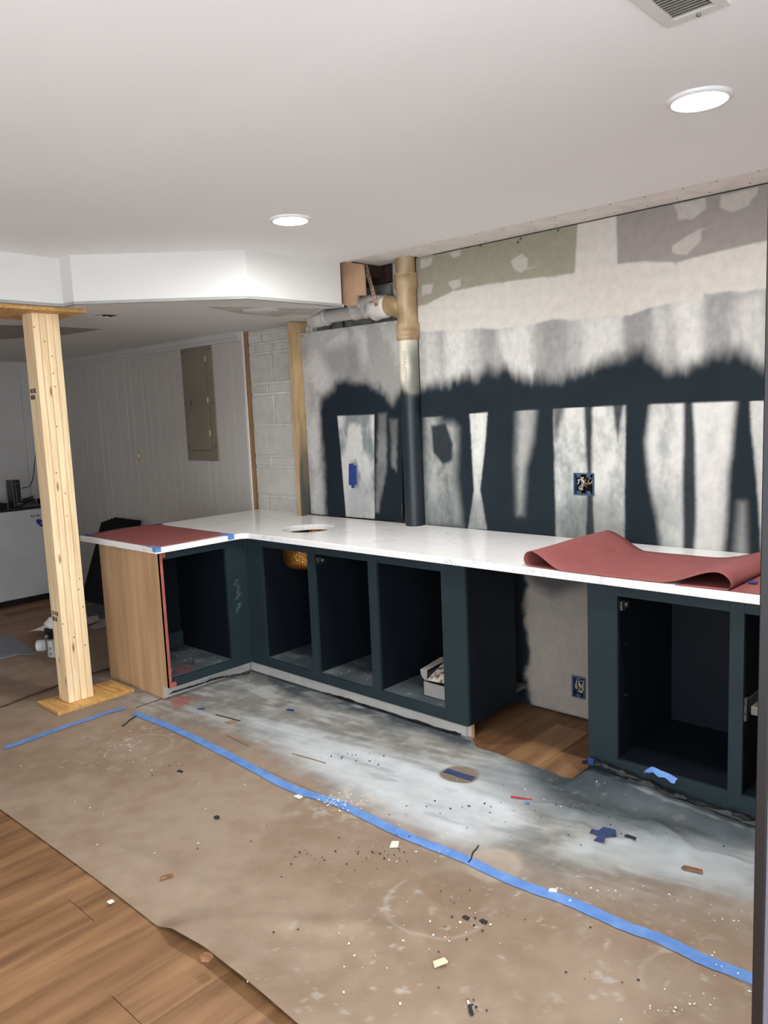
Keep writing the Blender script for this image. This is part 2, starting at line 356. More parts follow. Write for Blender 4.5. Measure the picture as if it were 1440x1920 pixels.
# ---- back wall with sprayed paint (colour of the paint itself, laid out on the wall in metres)
k3 = lambda x, y: (lambda p: (p[0], p[2]))(PY(780+x/2.18, 300+y/2.18, YW))
k6 = lambda x, y: (lambda p: (p[0], p[2]))(PY(840+x/2.4, 980+y/2.4, 3.495))
k2 = lambda x, y: (lambda p: (p[0], p[2]))(PY(420+x/3, 440+y/3, 3.64))
def pg(k, pts): return [k(*p) for p in pts]
def wallcol(V):
    x, z = V[:, 0], V[:, 2]; n = len(x)
    st = fbm(x*11, z*2.2, 3, 4); fine = fbm(x*60, z*40, 11, 3); m = ss(.3, .7, st*.7+fine*.3)
    c = mix(np.tile(S(160, 157, 153), (n, 1)), S(188, 185, 181), m)
    wob = (fbm(x*14, z*5, 21)-.5)*.05
    sb = (fbm(x*26, z*9, 23)-.5)*.05
    for q, a in [([(120, 690), (215, 690), (205, 900), (115, 900)], .85), ([(335, 690), (480, 670), (480, 890), (350, 890)], .9), ([(680, 640), (845, 640), (835, 850), (690, 870)], .85), ([(1055, 570), (1175, 560), (1172, 830), (1060, 850)], 1.0), ([(960, 620), (1040, 600), (1030, 860), (980, 850)], .55), ([(1300, 600), (1420, 540), (1440, 840), (1330, 820)], .6), ([(30, 700), (90, 700), (100, 920), (30, 930)], .5)]:
        c = mix(c, S(214, 211, 205), soft(x+sb, z+sb, pg(k3, q), .035)*a*(.6+.5*fine))
    for q, a in [([(262, 670), (332, 670), (345, 880), (255, 880)], .55), ([(490, 640), (630, 640), (640, 900), (495, 900)], .5), ([(845, 620), (960, 600), (965, 800), (850, 820)], .55), ([(1175, 540), (1290, 520), (1300, 800), (1180, 820)], .35)]:
        c = mix(c, S(128, 127, 126), soft(x+sb*.6, z+sb, pg(k3, q), .05)*a)
    # joint compound over the seam
    top = sdist(x, z+wob*.6, pg(k3, [(-10, 615), (60, 575), (150, 535), (300, 505), (650, 462), (660, 250), (820, 225), (822, 425), (940, 412), (1060, 418), (1170, 390), (1440, 325), (1800, 240), (1800, 440), (1440, 530), (1180, 545), (1170, 570), (960, 605), (870, 640), (700, 650), (560, 655), (440, 685), (270, 690), (130, 700), (-10, 700)]))
    c = mix(c, S(208, 202, 193), ss(-.006, .01, top))
    lp = soft(x, z, pg(k3, [(-30, 405), (659, 256), (648, 462), (300, 505), (150, 535), (40, 590), (-30, 605)]), .004)
    c = mix(c, S(154, 149, 131), lp)
    rp = soft(x, z, pg(k3, [(820, 226), (1440, 88), (1900, -20), (1900, 225), (1440, 325), (1170, 390), (1060, 418), (1072, 432), (1050, 418), (940, 412), (825, 425)]), .004)
    c = mix(c, S(156, 148, 142), rp)
    for q in [[(20, 405), (68, 398), (60, 430), (20, 442)], [(135, 378), (182, 362), (180, 390), (150, 402)], [(388, 412), (432, 382), (458, 400), (455, 440), (492, 436), (450, 446), (425, 464), (400, 440)],
              [(24, 512), (70, 506), (62, 545), (26, 552)], [(132, 498), (182, 486), (184, 515), (150, 532)],
              [(1050, 185), (1180, 156), (1182, 200), (1132, 243), (1068, 246), (1066, 222)], [(1248, 145), (1398, 110), (1396, 140), (1370, 160), (1360, 185), (1300, 212), (1240, 195)], [(1045, 355), (1110, 310), (1160, 282), (1190, 282), (1165, 292), (1163, 332), (1105, 388), (1045, 382)]]:
        c = mix(c, S(194, 187, 179), soft(x+wob*.3, z+wob*.3, pg(k3, q), .005)*.85)
    for q in [(264, 350), (428, 322), (581, 287), (416, 336)]:
        a = k3(*q); c = mix(c, S(30, 28, 26), ell(x, z, a[0], a[1], .006, .006, .4))
    # teal band: ragged top, straight bottom edge
    yl = lambda X: np.interp(X, [30, 300, 860, 1310, 1440, 2200], [1052, 1030, 1001, 985, 984, 975])
    w2 = (fbm(x*9, z*3, 31)-.5)*.16+(fbm(x*45, z*12, 33)-.5)*.04
    tp = [(-30, 945), (30, 932), (190, 890), (300, 858), (470, 880), (600, 890), (690, 868), (760, 815), (850, 798), (925, 765), (960, 805), (1020, 845), (1110, 850), (1200, 820), (1300, 770), (1340, 800), (1440, 840), (2200, 830)]
    band = sdist(x, z+w2*.45, pg(k3, tp+[(2200, 1075), (1440, 1084), (1310, 1085), (860, 1101), (300, 1130), (-30, 1155)]))
    dband = ss(-.07, .045, band+(fbm(x*15, z*4, 37)-.5)*.10)
    line = pg(k3, [(-200, 1062), (30, 1052), (300, 1030), (860, 1001), (1310, 985), (1440, 984), (2200, 975), (2200, 2600), (-200, 2600)])
    below = ss(-.002, .004, sdist(x, z, line))
    ww = (fbm(x*10, z*4, 41)-.5)*.03; fz = (fbm(x*70, z*70, 43, 3)-.5)*.012
    light = np.zeros(n)
    for q, s in [([(35, 1040), (95, 1040), (97, 1075), (150, 1075), (172, 1100), (165, 1300), (190, 1500), (35, 1500)], .045), ([(218, 1000), (293, 1000), (280, 1200), (262, 1350), (290, 1510), (212, 1510), (238, 1350)], .007),
                 ([(412, 990), (496, 990), (478, 1150), (450, 1260), (440, 1450), (415, 1450), (404, 1250)], .034), ([(562, 980), (860, 980), (852, 1300), (850, 1600), (570, 1600), (566, 1300)], .008),
                 ([(962, 960), (1312, 960), (1296, 1130), (1278, 1300), (1262, 1620), (1002, 1620), (985, 1480), (955, 1330), (940, 1150)], .022), ([(1368, 960), (2200, 950), (2200, 1700), (1412, 1620), (1398, 1400), (1380, 1200)], .01), ([(1318, 1400), (1340, 1400), (1350, 1640), (1300, 1640)], .03)]:
        P_ = pg(k3, q); light = np.maximum(light, soft(x+ww*.5+fz*.4, z, P_, s)*(.62+.38*soft(x+ww*1.5, z+.3, [(a, b+.3) for a, b in P_], s+.03))*(.55 if q[0][0] in (1318, 412, 35) else 1))
    stripe = np.zeros(n)
    for q, s, a in [([(688, 1000), (722, 1000), (718, 1300), (735, 1560), (690, 1560), (700, 1300)], .012, .95), ([(806, 990), (850, 990), (835, 1080), (826, 1150), (818, 1080)], .012, .9), ([(555, 990), (615, 990), (590, 1080), (570, 1150)], .025, .8),
                    ([(1094, 960), (1130, 960), (1142, 1150), (1146, 1400), (1138, 1620), (1092, 1620), (1090, 1300)], .014, .97), ([(60, 1090), (120, 1080), (150, 1160), (150, 1225), (110, 1240), (70, 1200)], .014, .95), ([(565, 1420), (660, 1370), (850, 1420), (850, 1600), (565, 1600)], .07, .38), ([(200, 1380), (300, 1380), (300, 1510), (200, 1510)], .05, .4)]:
        stripe = np.maximum(stripe, a*soft(x+ww*.4+fz*.3, z+ww, pg(k3, q), s))
    lc = mix(np.tile(S(152, 158, 155), (n, 1)), S(218, 216, 210), ss(.25, .62, st*.5+fbm(x*22, z*12, 49)*.3+fine*.2))
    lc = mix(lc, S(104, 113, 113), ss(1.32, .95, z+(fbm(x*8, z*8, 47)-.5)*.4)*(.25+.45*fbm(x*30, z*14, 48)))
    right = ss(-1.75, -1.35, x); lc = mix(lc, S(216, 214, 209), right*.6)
    c = mix(c, lc, below)
    d = np.where(below > .5, 1-light*(1-stripe), dband); d = dband*(1-below)+(1-light*(1-stripe))*below
    dk = mix(np.tile(DARK, (n, 1)), S(50, 62, 70, .52), fbm(x*5, z*5, 51))
    c = c*(1-d[:, None])+dk*d[:, None]
    # under the counter
    un = z < .9
    cu = mix(np.tile(S(160, 150, 140), (n, 1)), S(148, 139, 130), fbm(x*6, z*6, 61))
    dl = soft(x+(fbm(x*9, z*9, 63)-.5)*.09, z, pg(k6, [(100, 150), (345, 180), (350, 280), (345, 400), (380, 560), (358, 700), (380, 830), (100, 900)]), .018)
    dh = soft(x, z, pg(k6, [(300, 180), (660, 200), (620, 290), (540, 310), (470, 330), (380, 280)]), .05)*.75
    cu = cu*(1-np.maximum(dl, dh)[:, None])+np.array(DARK)*np.maximum(dl, dh)[:, None]
    c = np.where(un[:, None], cu, c)
    return c
ob1 = (PY(1077, 888)[0], PY(1113, 928)[0], PY(1113, 928)[2], PY(1077, 888)[2])
ob2 = (PY(1074, 1270, 3.495)[0], PY(1096, 1306, 3.495)[0], PY(1085, 1307, 3.495)[2], PY(1085, 1270, 3.495)[2])
def inhole(x, z): return ((x > ob1[0]) & (x < ob1[1]) & (z > ob1[2]) & (z < ob1[3])) | ((x > ob2[0]) & (x < ob2[1]) & (z > ob2[2]) & (z < ob2[3]))
xs = np.concatenate([np.arange(-3.083, -1.0, .0058), np.arange(-1.0, .345, .02)]); zs = np.append(np.arange(0.86, 2.4975, .0058), 2.5005)
mw = surf(xs, zs, lambda a, b: np.stack([a, np.full(a.shape, YW), b], 1), inhole)
wb = mw.build('wall_back', M_vc, kind='structure', label='drywall wall with ragged teal spray paint', col=wallcol)
solid(wb, .0127)
# dark seam along the ceiling
MB().box(-2.95, .34, YW-.0012, YW+.004, 2.496, 2.4995).build('ceiling_seam', M_dark, wb)
def lowcolw(V):
    V = V.copy(); return wallcol(V)
YLW = 3.495
mlw = surf(np.arange(-2.75, -1.40, .012), np.arange(.004, .884, .012), lambda a, b: np.stack([a, np.full(a.shape, YLW), b], 1), lambda a, b: (a > ob2[0]) & (a < ob2[1]) & (b > ob2[2]) & (b < ob2[3]))
wlo = mlw.build('wall_lower', M_vc, kind='structure', label='grey drywall inside the floor gap', col=wallcol); solid(wlo, .0127)

# ---- panelled wall on the left
wp = MB().box(XL, -4.80, 3.656, 3.70, 0, ZS).build('wall_panelled', M_groove, kind='structure', label='white vertical board panelling')
x = -4.802; i = 0; wd = [.135, .10, .19, .10, .16, .235, .12, .17]
while x > XL+.02:
    x0 = max(XL, x-wd[i % 8]); box('panel_board', M_board, wp, x0+.0025, x-.0025, 3.643, 3.658, .0, ZS, b=.002); x = x0; i += 1
MB().box(XL, -4.81, 3.60, 3.643, 2.205, ZS).box(XL, -4.81, 3.62, 3.643, 2.18, 2.206).build('trim_1', M_dimwall, kind='structure', label='crown moulding above the panelling')
MB().box(XL, -4.81, 3.63, 3.643, .0, .10, b=.003).build('baseboard_back', M_dimwall, kind='structure', label='baseboard under the panelling')
MB().box(-4.806, -4.790, 3.662, 3.70, .0, ZS-.002).build('trim_2', M_trimw, kind='structure', label='bare brown wood strip ending the panelling')
# ---- painted block column
wk = MB().box(-4.79, -4.08, 3.704, 3.758, 0, 2.243).build('wall_block', M_mortar, kind='structure', label='white painted block wall')
kb = lambda x, y: (lambda p: (p[0], p[2]))(PY(440+x/5.05, 600+y/5.05, 3.70))
rows = [(40, 128, [185, 360]), (130, 222, [260]), (228, 318, [195, 372]), (325, 600, [362]), (612, 702, [325]), (714, 995, [382]), (1008, 1290, []), (1300, 1388, [358]), (1400, 1662, []), (1682, 2000, [330]), (2010, 2300, [])]
for ya, yb, js in rows:
    za = kb(300, ya-8)[1]; zb = kb(300, yb-8)[1]
    ex = [-4.786]+[kb(j, ya)[0] for j in js]+[-4.09]
    for a, b_ in zip(ex[:-1], ex[1:]): box('block', M_block, wk, a+.006, b_-.006, 3.688, 3.72, max(0, zb)+.005, min(za, 2.24)-.005, b=.005)
# stud beside the block wall
fx0 = PY(540.5, 640, 3.56)[0]
def studcol(V):
    x, y, z = V.T; n = len(x); c = np.tile(S(192, 162, 120), (n, 1))
    d = ss(1.85, 1.0, z+(fbm(y*30, z*6, 5)-.5)*.5)*(x > fx0+.037)*ss(3.5595, 3.575, y+ss(1.6, 1.0, z)*.012)
    return mix(c, S(48, 60, 64), d*.93)
ms = MB(); nz_, ny_ = 60, 8
zz = np.linspace(.0, 2.24, nz_)
for (fixed, a0, a1) in (('R', 3.56, 3.70), ('F', fx0, fx0+.038), ('L', 3.70, 3.56)):
    aa = np.linspace(a0, a1, ny_); X, Z = np.meshgrid(aa, zz); X = X.ravel(); Z = Z.ravel()
    V = [((fx0+.038), a, b) if fixed == 'R' else ((a, 3.56, b) if fixed == 'F' else (fx0, a, b)) for a, b in zip(X, Z)]
    ms.add(V, [(j*ny_+k, j*ny_+k+1, (j+1)*ny_+k+1, (j+1)*ny_+k) for j in range(nz_-1) for k in range(ny_-1)])
ms.build('wall_stud', M_studvc, label='bare pine stud between block wall and drywall panel, teal overspray low down', cat='stud', col=studcol)

# ---- drywall panel left of the pipe
pq = [k2(430, 555), k2(998, 478), k2(1002, 1612), k2(490, 1570)]
def pancol(V):
    x, z = V[:, 0], V[:, 2]; n = len(x); st = fbm(x*5, z*3, 71, 3); fine = fbm(x*50, z*50, 73, 3)
    c = mix(np.tile(S(158, 155, 151), (n, 1)), S(196, 193, 189), ss(.38, .68, st*.85+fine*.15))
    c = mix(c, S(128, 126, 124), soft(x, z, pg(k2, [(540, 650), (760, 600), (790, 780), (700, 830), (600, 800)]), .06)*.7)
    w2 = (fbm(x*11, z*6, 75)-.5)*.05; f2 = (fbm(x*34, z*26, 77, 3)-.5)*.02
    arch = soft(x+w2+f2, z+w2+f2, pg(k2, [(575, 1600), (560, 1300), (532, 1000), (545, 930), (612, 880), (625, 828), (720, 815), (800, 822), (860, 850), (910, 900), (940, 960), (975, 900), (1030, 860), (1030, 1650)]), .04)
    inner = soft(x, z, pg(k2, [(637, 1020), (845, 1012), (845, 1300), (848, 1620), (690, 1620), (675, 1450), (655, 1200)]), .004)
    st2 = soft(x+f2, z, pg(k2, [(868, 1010), (912, 1005), (915, 1300), (870, 1560), (852, 1560)]), .02)*.4
    st3 = soft(x+f2, z, pg(k2, [(935, 1040), (975, 1040), (970, 1330), (945, 1300)]), .02)*.35
    dk = np.tile(DARK, (n, 1)); d = arch*(1-np.maximum(np.maximum(st2, st3), 0))
    c = mix(c, S(90, 98, 100), soft(x+w2, z, pg(k2, [(530, 900), (620, 860), (620, 1600), (540, 1600)]), .05)*.4)
    c = c*(1-d[:, None])+dk*d[:, None]
    ic = mix(np.tile(S(200, 198, 194), (n, 1)), S(128, 134, 134), np.clip(ss(.5, .75, fbm(x*9, z*5, 79))+soft(x, z, pg(k2, [(690, 1420), (850, 1350), (850, 1620), (690, 1620)]), .08)*.5, 0, 1))
    c = c*(1-inner[:, None])+ic*inner[:, None]
    for q in [(435, 572), (440, 1000)]:
        a = k2(*q); c = mix(c, S(30, 28, 26), ell(x, z, a[0]+.012, a[1], .006, .006, .4))
    return c
us = np.linspace(0, 1, 170); vs_ = np.linspace(0, 1, 220)
def panpos(u, v):
    tl, tr, br, bl = [np.array(p) for p in pq]
    p = (bl[None]*(1-u)[:, None]+br[None]*u[:, None])*(1-v)[:, None]+(tl[None]*(1-u)[:, None]+tr[None]*u[:, None])*v[:, None]
    return np.stack([p[:, 0], np.full(u.shape, 3.64), p[:, 1]], 1)
dpn = surf(us, vs_, panpos).build('drywall_panel', M_vc, label='grey drywall sheet with teal sprayed arch, between stud and waste pipe', cat='drywall sheet', col=pancol)
solid(dpn, .0127)
# blue tape patch on it
q = [(703, 1290), (728, 1285), (728, 1297), (745, 1297), (748, 1405), (735, 1408), (735, 1425), (718, 1425), (718, 1410), (703, 1408)]
MB().prism([(a, 3.639, b) for a, b in pg(k2, q)], (0, -.0015, 0)).build('tape_patch', M_blued, label='dark blue tape patch stuck on the sprayed drywall sheet', cat='tape')

# ================================================================== CABINETS
YF, XP, ZB, ZU, ZT = 2.90, -3.917, .083, .883, .915
ZO0, ZO1 = .138, .835
def hinge(parent, x, y, z, side):
    h = MB().box(x, x+.012*side, y-.01, y+.022, z-.02, z+.02, b=.003).lathe((x+.014*side, y+.03, z), [(.001, -.008), (.014, -.008), (.014, .006), (.001, .006)], 12, 'X').build('hinge_cup', M_chrome, parent)
def pin(parent, x, y, z):
    MB().box(x, x+.014, y-.012, y+.012, z-.003, z+.003, b=.001).build('shelf_pin', M_tealin, parent)
def run_cabinet(name, label, x0, x1, opens, toe=True, wall_right=True):
    t = T(name, label, 'cabinet', ((x0+x1)/2, (YF+3.49)/2, 0), group='teal base cabinets')
    edges = [x0]+[e for o in opens for e in o]+[x1]
    for i in range(0, len(edges), 2): box('stile', M_teal, t, edges[i], edges[i+1], YF, YF+.02, ZB, ZU, b=.0015)
    for a, b_ in opens:
        box('rail', M_teal, t, a, b_, YF, YF+.02, ZO1, ZU, b=.0012); box('rail', M_teal, t, a, b_, YF, YF+.02, ZB, ZO0-.003, b=.0012)
    box('side_panel', M_tealin, t, x0+.003, x0+.018, YF+.02, 3.455, ZB if toe else 0, ZU)
    box('side_panel', M_tealin, t, x1-.018, x1-.001, YF+.02, 3.318, ZB, ZU)
    box('bottom_panel', M_dust if toe else M_tealin, t, x0+.018, x1-.018, YF+.02, 3.44, ZO0-.018, ZO0)
    box('back_panel', M_tealin, t, x0+.018, x1-.15, 3.44, 3.455, ZB, ZU)
    for (a, b_), (c_, d) in zip(opens[:-1], opens[1:]):
        box('partition', M_tealin, t, b_, b_+.014, YF+.02, 3.44, ZO0, ZU-.002); box('partition', M_tealin, t, c_-.014, c_, YF+.02, 3.44, ZO0, ZU-.002)
    box('partition', M_tealin, t, opens[0][0]-.014, opens[0][0], YF+.02, 3.44, ZO0, ZU-.002)
    return t
c1 = run_cabinet('base_cabinet', 'long teal base cabinet with three open bays under the sink counter', XP, -2.222, [(-3.765, -3.343), (-3.287, -2.862), (-2.803, -2.367)])
MB().box(XP-.078, -2.25, YF+.055, YF+.07, .0, ZB).build('toe_kick', M_prime, c1, label='white primed toe kick')
box('toe_end', M_ply, c1, -2.25, -2.24, YF+.055, YF+.07, .0, ZB)
box('toe_trim', M_prime, c1, XP-.078, -2.27, YF+.04, YF+.054, .0, .06, b=.002)
hinge(c1, -3.287, YF+.03, .79, 1); hinge(c1, -2.367, YF+.03, .775, -1)
pin(c1, -3.287, 3.03, .51); pin(c1, -2.803, 3.03, .47); 
for xx in (-3.2869, -2.8029):
    m = MB()
    for kz in range(16): m.lathe((xx, 3.01, .30+kz*.032), [(.0001, .0006), (.0025, .0006)], 6, 'X')
    m.build('pin_holes', M_dark, c1, kind='stuff')
c2 = run_cabinet('base_cabinet', 'teal base cabinet beside the floor gap, one bay and a drawer bay', -1.583, -.36, [(-1.450, -1.006), (-.954, -.50)], toe=False)
box('toe_board', M_teal, c2, -1.583, -.36, YF+.001, YF+.02, 0, ZB)
hinge(c2, -1.45, YF+.03, .79, 1)
pin(c2, -1.45, 2.97, .62); pin(c2, -1.45, 2.97, .40)
# drawer slide seen in the last bay
a = PX(1352, 1330, -.955)
sl = MB().box(-.975, -.950, 2.925, 3.40, .44, .50, b=.003).build('drawer_slide', M_grey, c2, label='grey drawer slide and bracket')
box('slide_bracket', M_chrome, sl, -.954, -.942, 2.905, 2.93, .425, .515, b=.003); box('slide_rail', M_grey, sl, -.93, -.90, 2.91, 3.40, .455, .488, b=.003)
# peninsula cabinet, opening faces +x
YP = 2.304
pc = T('peninsula_cabinet', 'peninsula base cabinet with bare plywood end panel and one open bay', 'cabinet', (-4.27, 2.6, 0), group='teal base cabinets')
m = MB().prism([(-4.617, YP, 0), (-4.0, YP, 0), (-4.0, YP, ZB), (XP, YP, ZB), (XP, YP, ZU), (-4.617, YP, ZU)], (0, .012, 0)); m.build('end_panel', M_ply, pc, label='bare birch plywood end panel')
def stilecol(V):
    n = len(V); return mix(np.tile(S(43, 54, 61), (n, 1)), S(172, 92, 82), ss(2.337, 2.328, V[:, 1]+(fbm(V[:, 1]*40, V[:, 2]*30, 8)-.5)*.008))
yy = np.linspace(YP, 2.335, 14); zz2 = np.linspace(ZB, ZU, 120)
box('stile', M_redpaint, pc, XP-.02, XP+.001, YP, 2.322, ZB, ZU, b=.001, label='edge strip in red primer')
box('stile', M_teal, pc, XP-.02, XP, 2.751, YF, ZB, ZU, b=.0012)
box('rail', M_teal, pc, XP-.02, XP, 2.322, 2.751, ZO1, ZU, b=.0012); box('rail', M_teal, pc, XP-.02, XP, 2.338, 2.751, ZB, ZO0-.002, b=.0012)
box('red_smear', M_redpaint, pc, XP-.02, XP+.0006, 2.322, 2.350, ZB, ZB+.03); box('red_smear', M_redpaint, pc, XP-.02, XP+.0008, 2.322, 2.342, ZU-.035, ZU)
box('bottom_panel', M_dust, pc, -4.60, XP-.02, YP+.012, 2.89, ZO0-.018, ZO0); box('back_panel', M_tealin, pc, -4.49, -4.475, YP+.012, 2.89, 0, ZU)
box('side_panel', M_tealin, pc, -4.60, XP-.02, 2.752, 2.77, ZO0, ZU); box('side_panel', M_tealin, pc, -4.60, XP-.02, YP+.0125, YP+.024, ZO0, ZU)
box('toe_kick', M_prime, pc, -4.012, -3.998, YP+.012, 2.94, 0, ZB, label='white primed toe kick')
# grinding marks on the stile
sm = MB()
for j in range(15):
    z0 = .62-j*.013 if j < 10 else .47-(j-10)*.012; y0 = 2.79+random.uniform(0, .03)
    sm.prism([(XP+.0004, y0, z0), (XP+.0004, y0+.02+random.random()*.03, z0+.004), (XP+.0004, y0+.015, z0+.011)], (.0005, 0, 0))
sm.build('chalk_smudge', P('chalk', S(84, 94, 98), S(56, 66, 72), 30, rough=.9), pc)

# ================================================================== COUNTERTOP
def counter():
    bm = bmesh.new(); XI, YI, XLc = XP+.045, YF-.03, -4.772
    rr = .055; arc = []
    cx, cyy = XI+rr, YI-rr
    for k in range(9): a = math.pi-k*(math.pi/2)/8; arc.append((cx+rr*math.cos(a), cyy+rr*math.sin(a)))
    outer = [(XLc, YP-.045), (XI-.004, YP-.045), (XI, YP-.041)]+arc+[(.33, YI), (.33, 3.641), (-4.10, 3.639), (fx0-.001, 3.639), (fx0-.001, 3.686), (-4.772, 3.686)]
    hole = [(-3.645+.162*math.cos(2*math.pi*k/48), 3.19+.162*math.sin(2*math.pi*k/48)) for k in range(48)]
    ed = []
    for loop in (outer, hole):
        v = [bm.verts.new((a, b, ZT)) for a, b in loop]
        ed += [bm.edges.new((v[i], v[(i+1) % len(v)])) for i in range(len(v))]
    g = bmesh.ops.triangle_fill(bm, use_beauty=True, edges=ed, normal=(0, 0, 1))
    fs = [f for f in bm.faces]
    # drop any triangles that landed in the hole
    for f in fs:
        c = f.calc_center_median()
        if math.hypot(c.x+3.645, c.y-3.19) < .155: bm.faces.remove(f)
    for f in bm.faces:
        if f.normal.z < 0: f.normal_flip()
    top = bm.faces[:]
    r_ = bmesh.ops.extrude_face_region(bm, geom=top)
    for e in r_['geom']:
        if isinstance(e, bmesh.types.BMVert): e.co.z = ZU
    bmesh.ops.recalc_face_normals(bm, faces=bm.faces[:])
    be = [e for e in bm.edges if len(e.link_faces) == 2 and e.calc_face_angle(0) > 1.2 and e.verts[0].co.z > .9 and e.verts[1].co.z > .9]
    bmesh.ops.bevel(bm, geom=be, offset=.003, segments=2, affect='EDGES')
    return MB().bm(bm).build('countertop', M_quartz, label='white veined quartz countertop in an L over the teal cabinets', cat='countertop')
counter()
# sink
sk = T('bar_sink', 'round hammered brass undermount sink below the counter hole', 'sink', (-3.645, 3.19, .70))
MB().lathe((-3.645, 3.19, 0), [(.185, .8815), (.185, .8805), (.168, .8795), (.168, .76), (.163, .715), (.15, .69), (.12, .677), (.04, .673), (.0005, .672)], 48).lathe((-3.645, 3.19, 0), [(.162, .8815), (.162, .76), (.156, .72), (.145, .697), (.118, .685), (.04, .681), (.03, .681)], 48).lathe((-3.645, 3.19, 0), [(.185, .8815), (.162, .8815)], 48).build('bowl', M_copper, sk)
MB().lathe((-3.645, 3.19, 0), [(.0005, .683), (.028, .683), (.034, .685), (.04, .682)], 24).build('drain', M_chrome, sk)
a = PZ(624, 982, ZT)
MB().lathe((a[0], a[1], ZT), [(.0001, .0012), (.012, .0012), (.013, 0)], 20).build('faucet_hole_cover', M_white, label='small white disc on the counter behind the sink hole', cat='disc')

# ================================================================== RED PAPER
rp_ = T('red_paper_cover', 'flat red rosin paper taped over the peninsula counter end', 'paper', (-4.3, 2.5, ZT))
def rc(px, py, z=ZT+.002): return PZ(px, py, z)
quad = [(-4.73, 2.285), (-3.885, 2.273), (-3.915, 2.79), (-4.765, 2.80)]
nx = 24; xs2 = np.linspace(0, 1, nx); ys2 = np.linspace(0, 1, 16)
def rpos(u, v):
    q = [np.array(p) for p in quad]
    p = (q[0]*(1-u)[:, None]+q[1]*u[:, None])*(1-v)[:, None]+(q[3]*(1-u)[:, None]+q[2]*u[:, None])*v[:, None]
    return np.stack([p[:, 0], p[:, 1], ZT+.0015+.010*np.sin(np.pi*v)*np.exp(-((u)/.25)**2)+.002*fbm(u*6, v*6, 9)], 1)
solid(surf(xs2, ys2, rpos).build('paper_sheet', M_red, rp_), .0006, 1)
def fold_tape(name, x0, x1, y0, y1, parent=None, **k):
    m = MB().box(x0, x1, y0, y1, ZT+.003, ZT+.0038)
    return m
m = fold_tape('t', -3.965, -3.862, 2.252, 2.285); m.box(-3.905, -3.868, YP-.047, YP-.0455, ZT-.022, ZT+.0038); m.box(-3.872, -3.8705, 2.258, 2.292, ZT-.024, ZT+.0038)
m.build('corner_tape', M_blue, rp_)
m = MB().box(-3.97, -3.871, 2.74, 2.79, ZT+.0035, ZT+.0043).box(-3.8715, -3.870, 2.745, 2.79, ZT-.026, ZT+.0043); m.build('corner_tape', M_blue, rp_)
m = MB().box(-4.76, -4.68, 2.275, 2.31, ZT+.004, ZT+.0048); m.build('corner_tape', M_blued, rp_)
m = MB().box(-4.76, -4.70, 2.76, 2.82, ZT+.004, ZT+.0048); m.build('corner_tape', M_blued, rp_)

# loose folded sheet on the right
prof = [(-1.69, .9175), (-1.78, .9168), (-1.86, .918), (-1.882, .930), (-1.886, .952), (-1.872, .977), (-1.84, .987), (-1.795, .970), (-1.735, .934), (-1.69, .9195), (-1.62, .9185), (-1.557, .9185), (-1.402, .9185), (-1.30, .9185), (-1.242, .921), (-1.18, .940), (-1.11, .967), (-1.06, .978), (-1.025, .969), (-1.002, .944), (-1.006, .922), (-1.035, .9178), (-1.146, .9172), (-1.20, .9172)]
profb = [(-1.60, .9172), (-1.70, .9168), (-1.78, .918), (-1.82, .935), (-1.825, .965), (-1.80, .995), (-1.765, 1.000), (-1.70, .975), (-1.64, .940), (-1.60, .922), (-1.57, .9188), (-1.50, .9185), (-1.40, .9185), (-1.28, .9188), (-1.21, .924), (-1.15, .940), (-1.09, .958), (-1.04, .966), (-1.005, .958), (-.985, .938), (-.99, .921), (-1.02, .9178), (-1.12, .9172), (-1.18, .9172)]
def crom(p, n):
    p = np.array(p); out = []
    for i in range(len(p)-1):
        p0, p1_, p2_, p3 = p[max(i-1, 0)], p[i], p[i+1], p[min(i+2, len(p)-1)]
        for t in np.linspace(0, 1, n, endpoint=False):
            out.append(.5*((2*p1_)+(-p0+p2_)*t+(2*p0-5*p1_+4*p2_-p3)*t*t+(-p0+3*p1_-3*p2_+p3)*t**3))
    out.append(p[-1]); return np.array(out)
A_, B_ = crom(prof, 5), crom(profb, 5)
m = MB(); nn = len(A_); ny = 14; vs = []
for j in range(ny):
    t = j/(ny-1); pr = A_*(1-t)+B_*t
    for i, (a, b_) in enumerate(pr): vs.append((a, 2.882+t*.585+.012*math.sin(i*.09), max(b_, .9165)+.002*math.sin(6*t+i*.15)*(b_ > .93)))
m.add(vs, [(j*nn+i, j*nn+i+1, (j+1)*nn+i+1, (j+1)*nn+i) for j in range(ny-1) for i in range(nn-1)], True)
solid(m.build('folded_red_paper', M_red, label='loose red rosin paper folded in two loops on the counter', cat='paper'), .0007, 0)
m = surf(np.linspace(-1.02, .1, 20), np.linspace(2.885, 3.3, 8), lambda a, b: np.stack([a, b, ZT+.0012+.0012*fbm(a*8, b*8, 4)], 1))
m.build('red_paper_underlay', M_red, label='flat red rosin paper lying under the folded sheet near the door edge', cat='paper')
a = PZ(1412, 1094, ZT+.004)
MB().box(a[0]-.016, a[0]+.014, a[1]-.010, a[1]+.010, ZT+.004, ZT+.012, b=.002).build('tape_scrap', M_blued, label='blue tape scrap beside the folded red paper', cat='tape')

# ================================================================== POST
po = T('wooden_post', 'pale laminated timber post standing on a plywood pad', 'post', (-4.385, 1.97, .027))
for k in range(4):
    y0 = 1.894+k*.0378; box('lumber_ply', M_post, po, -4.449, -4.324-.0015*(k % 2), y0+.0011, y0+.0369, .027, 2.224, b=.003)
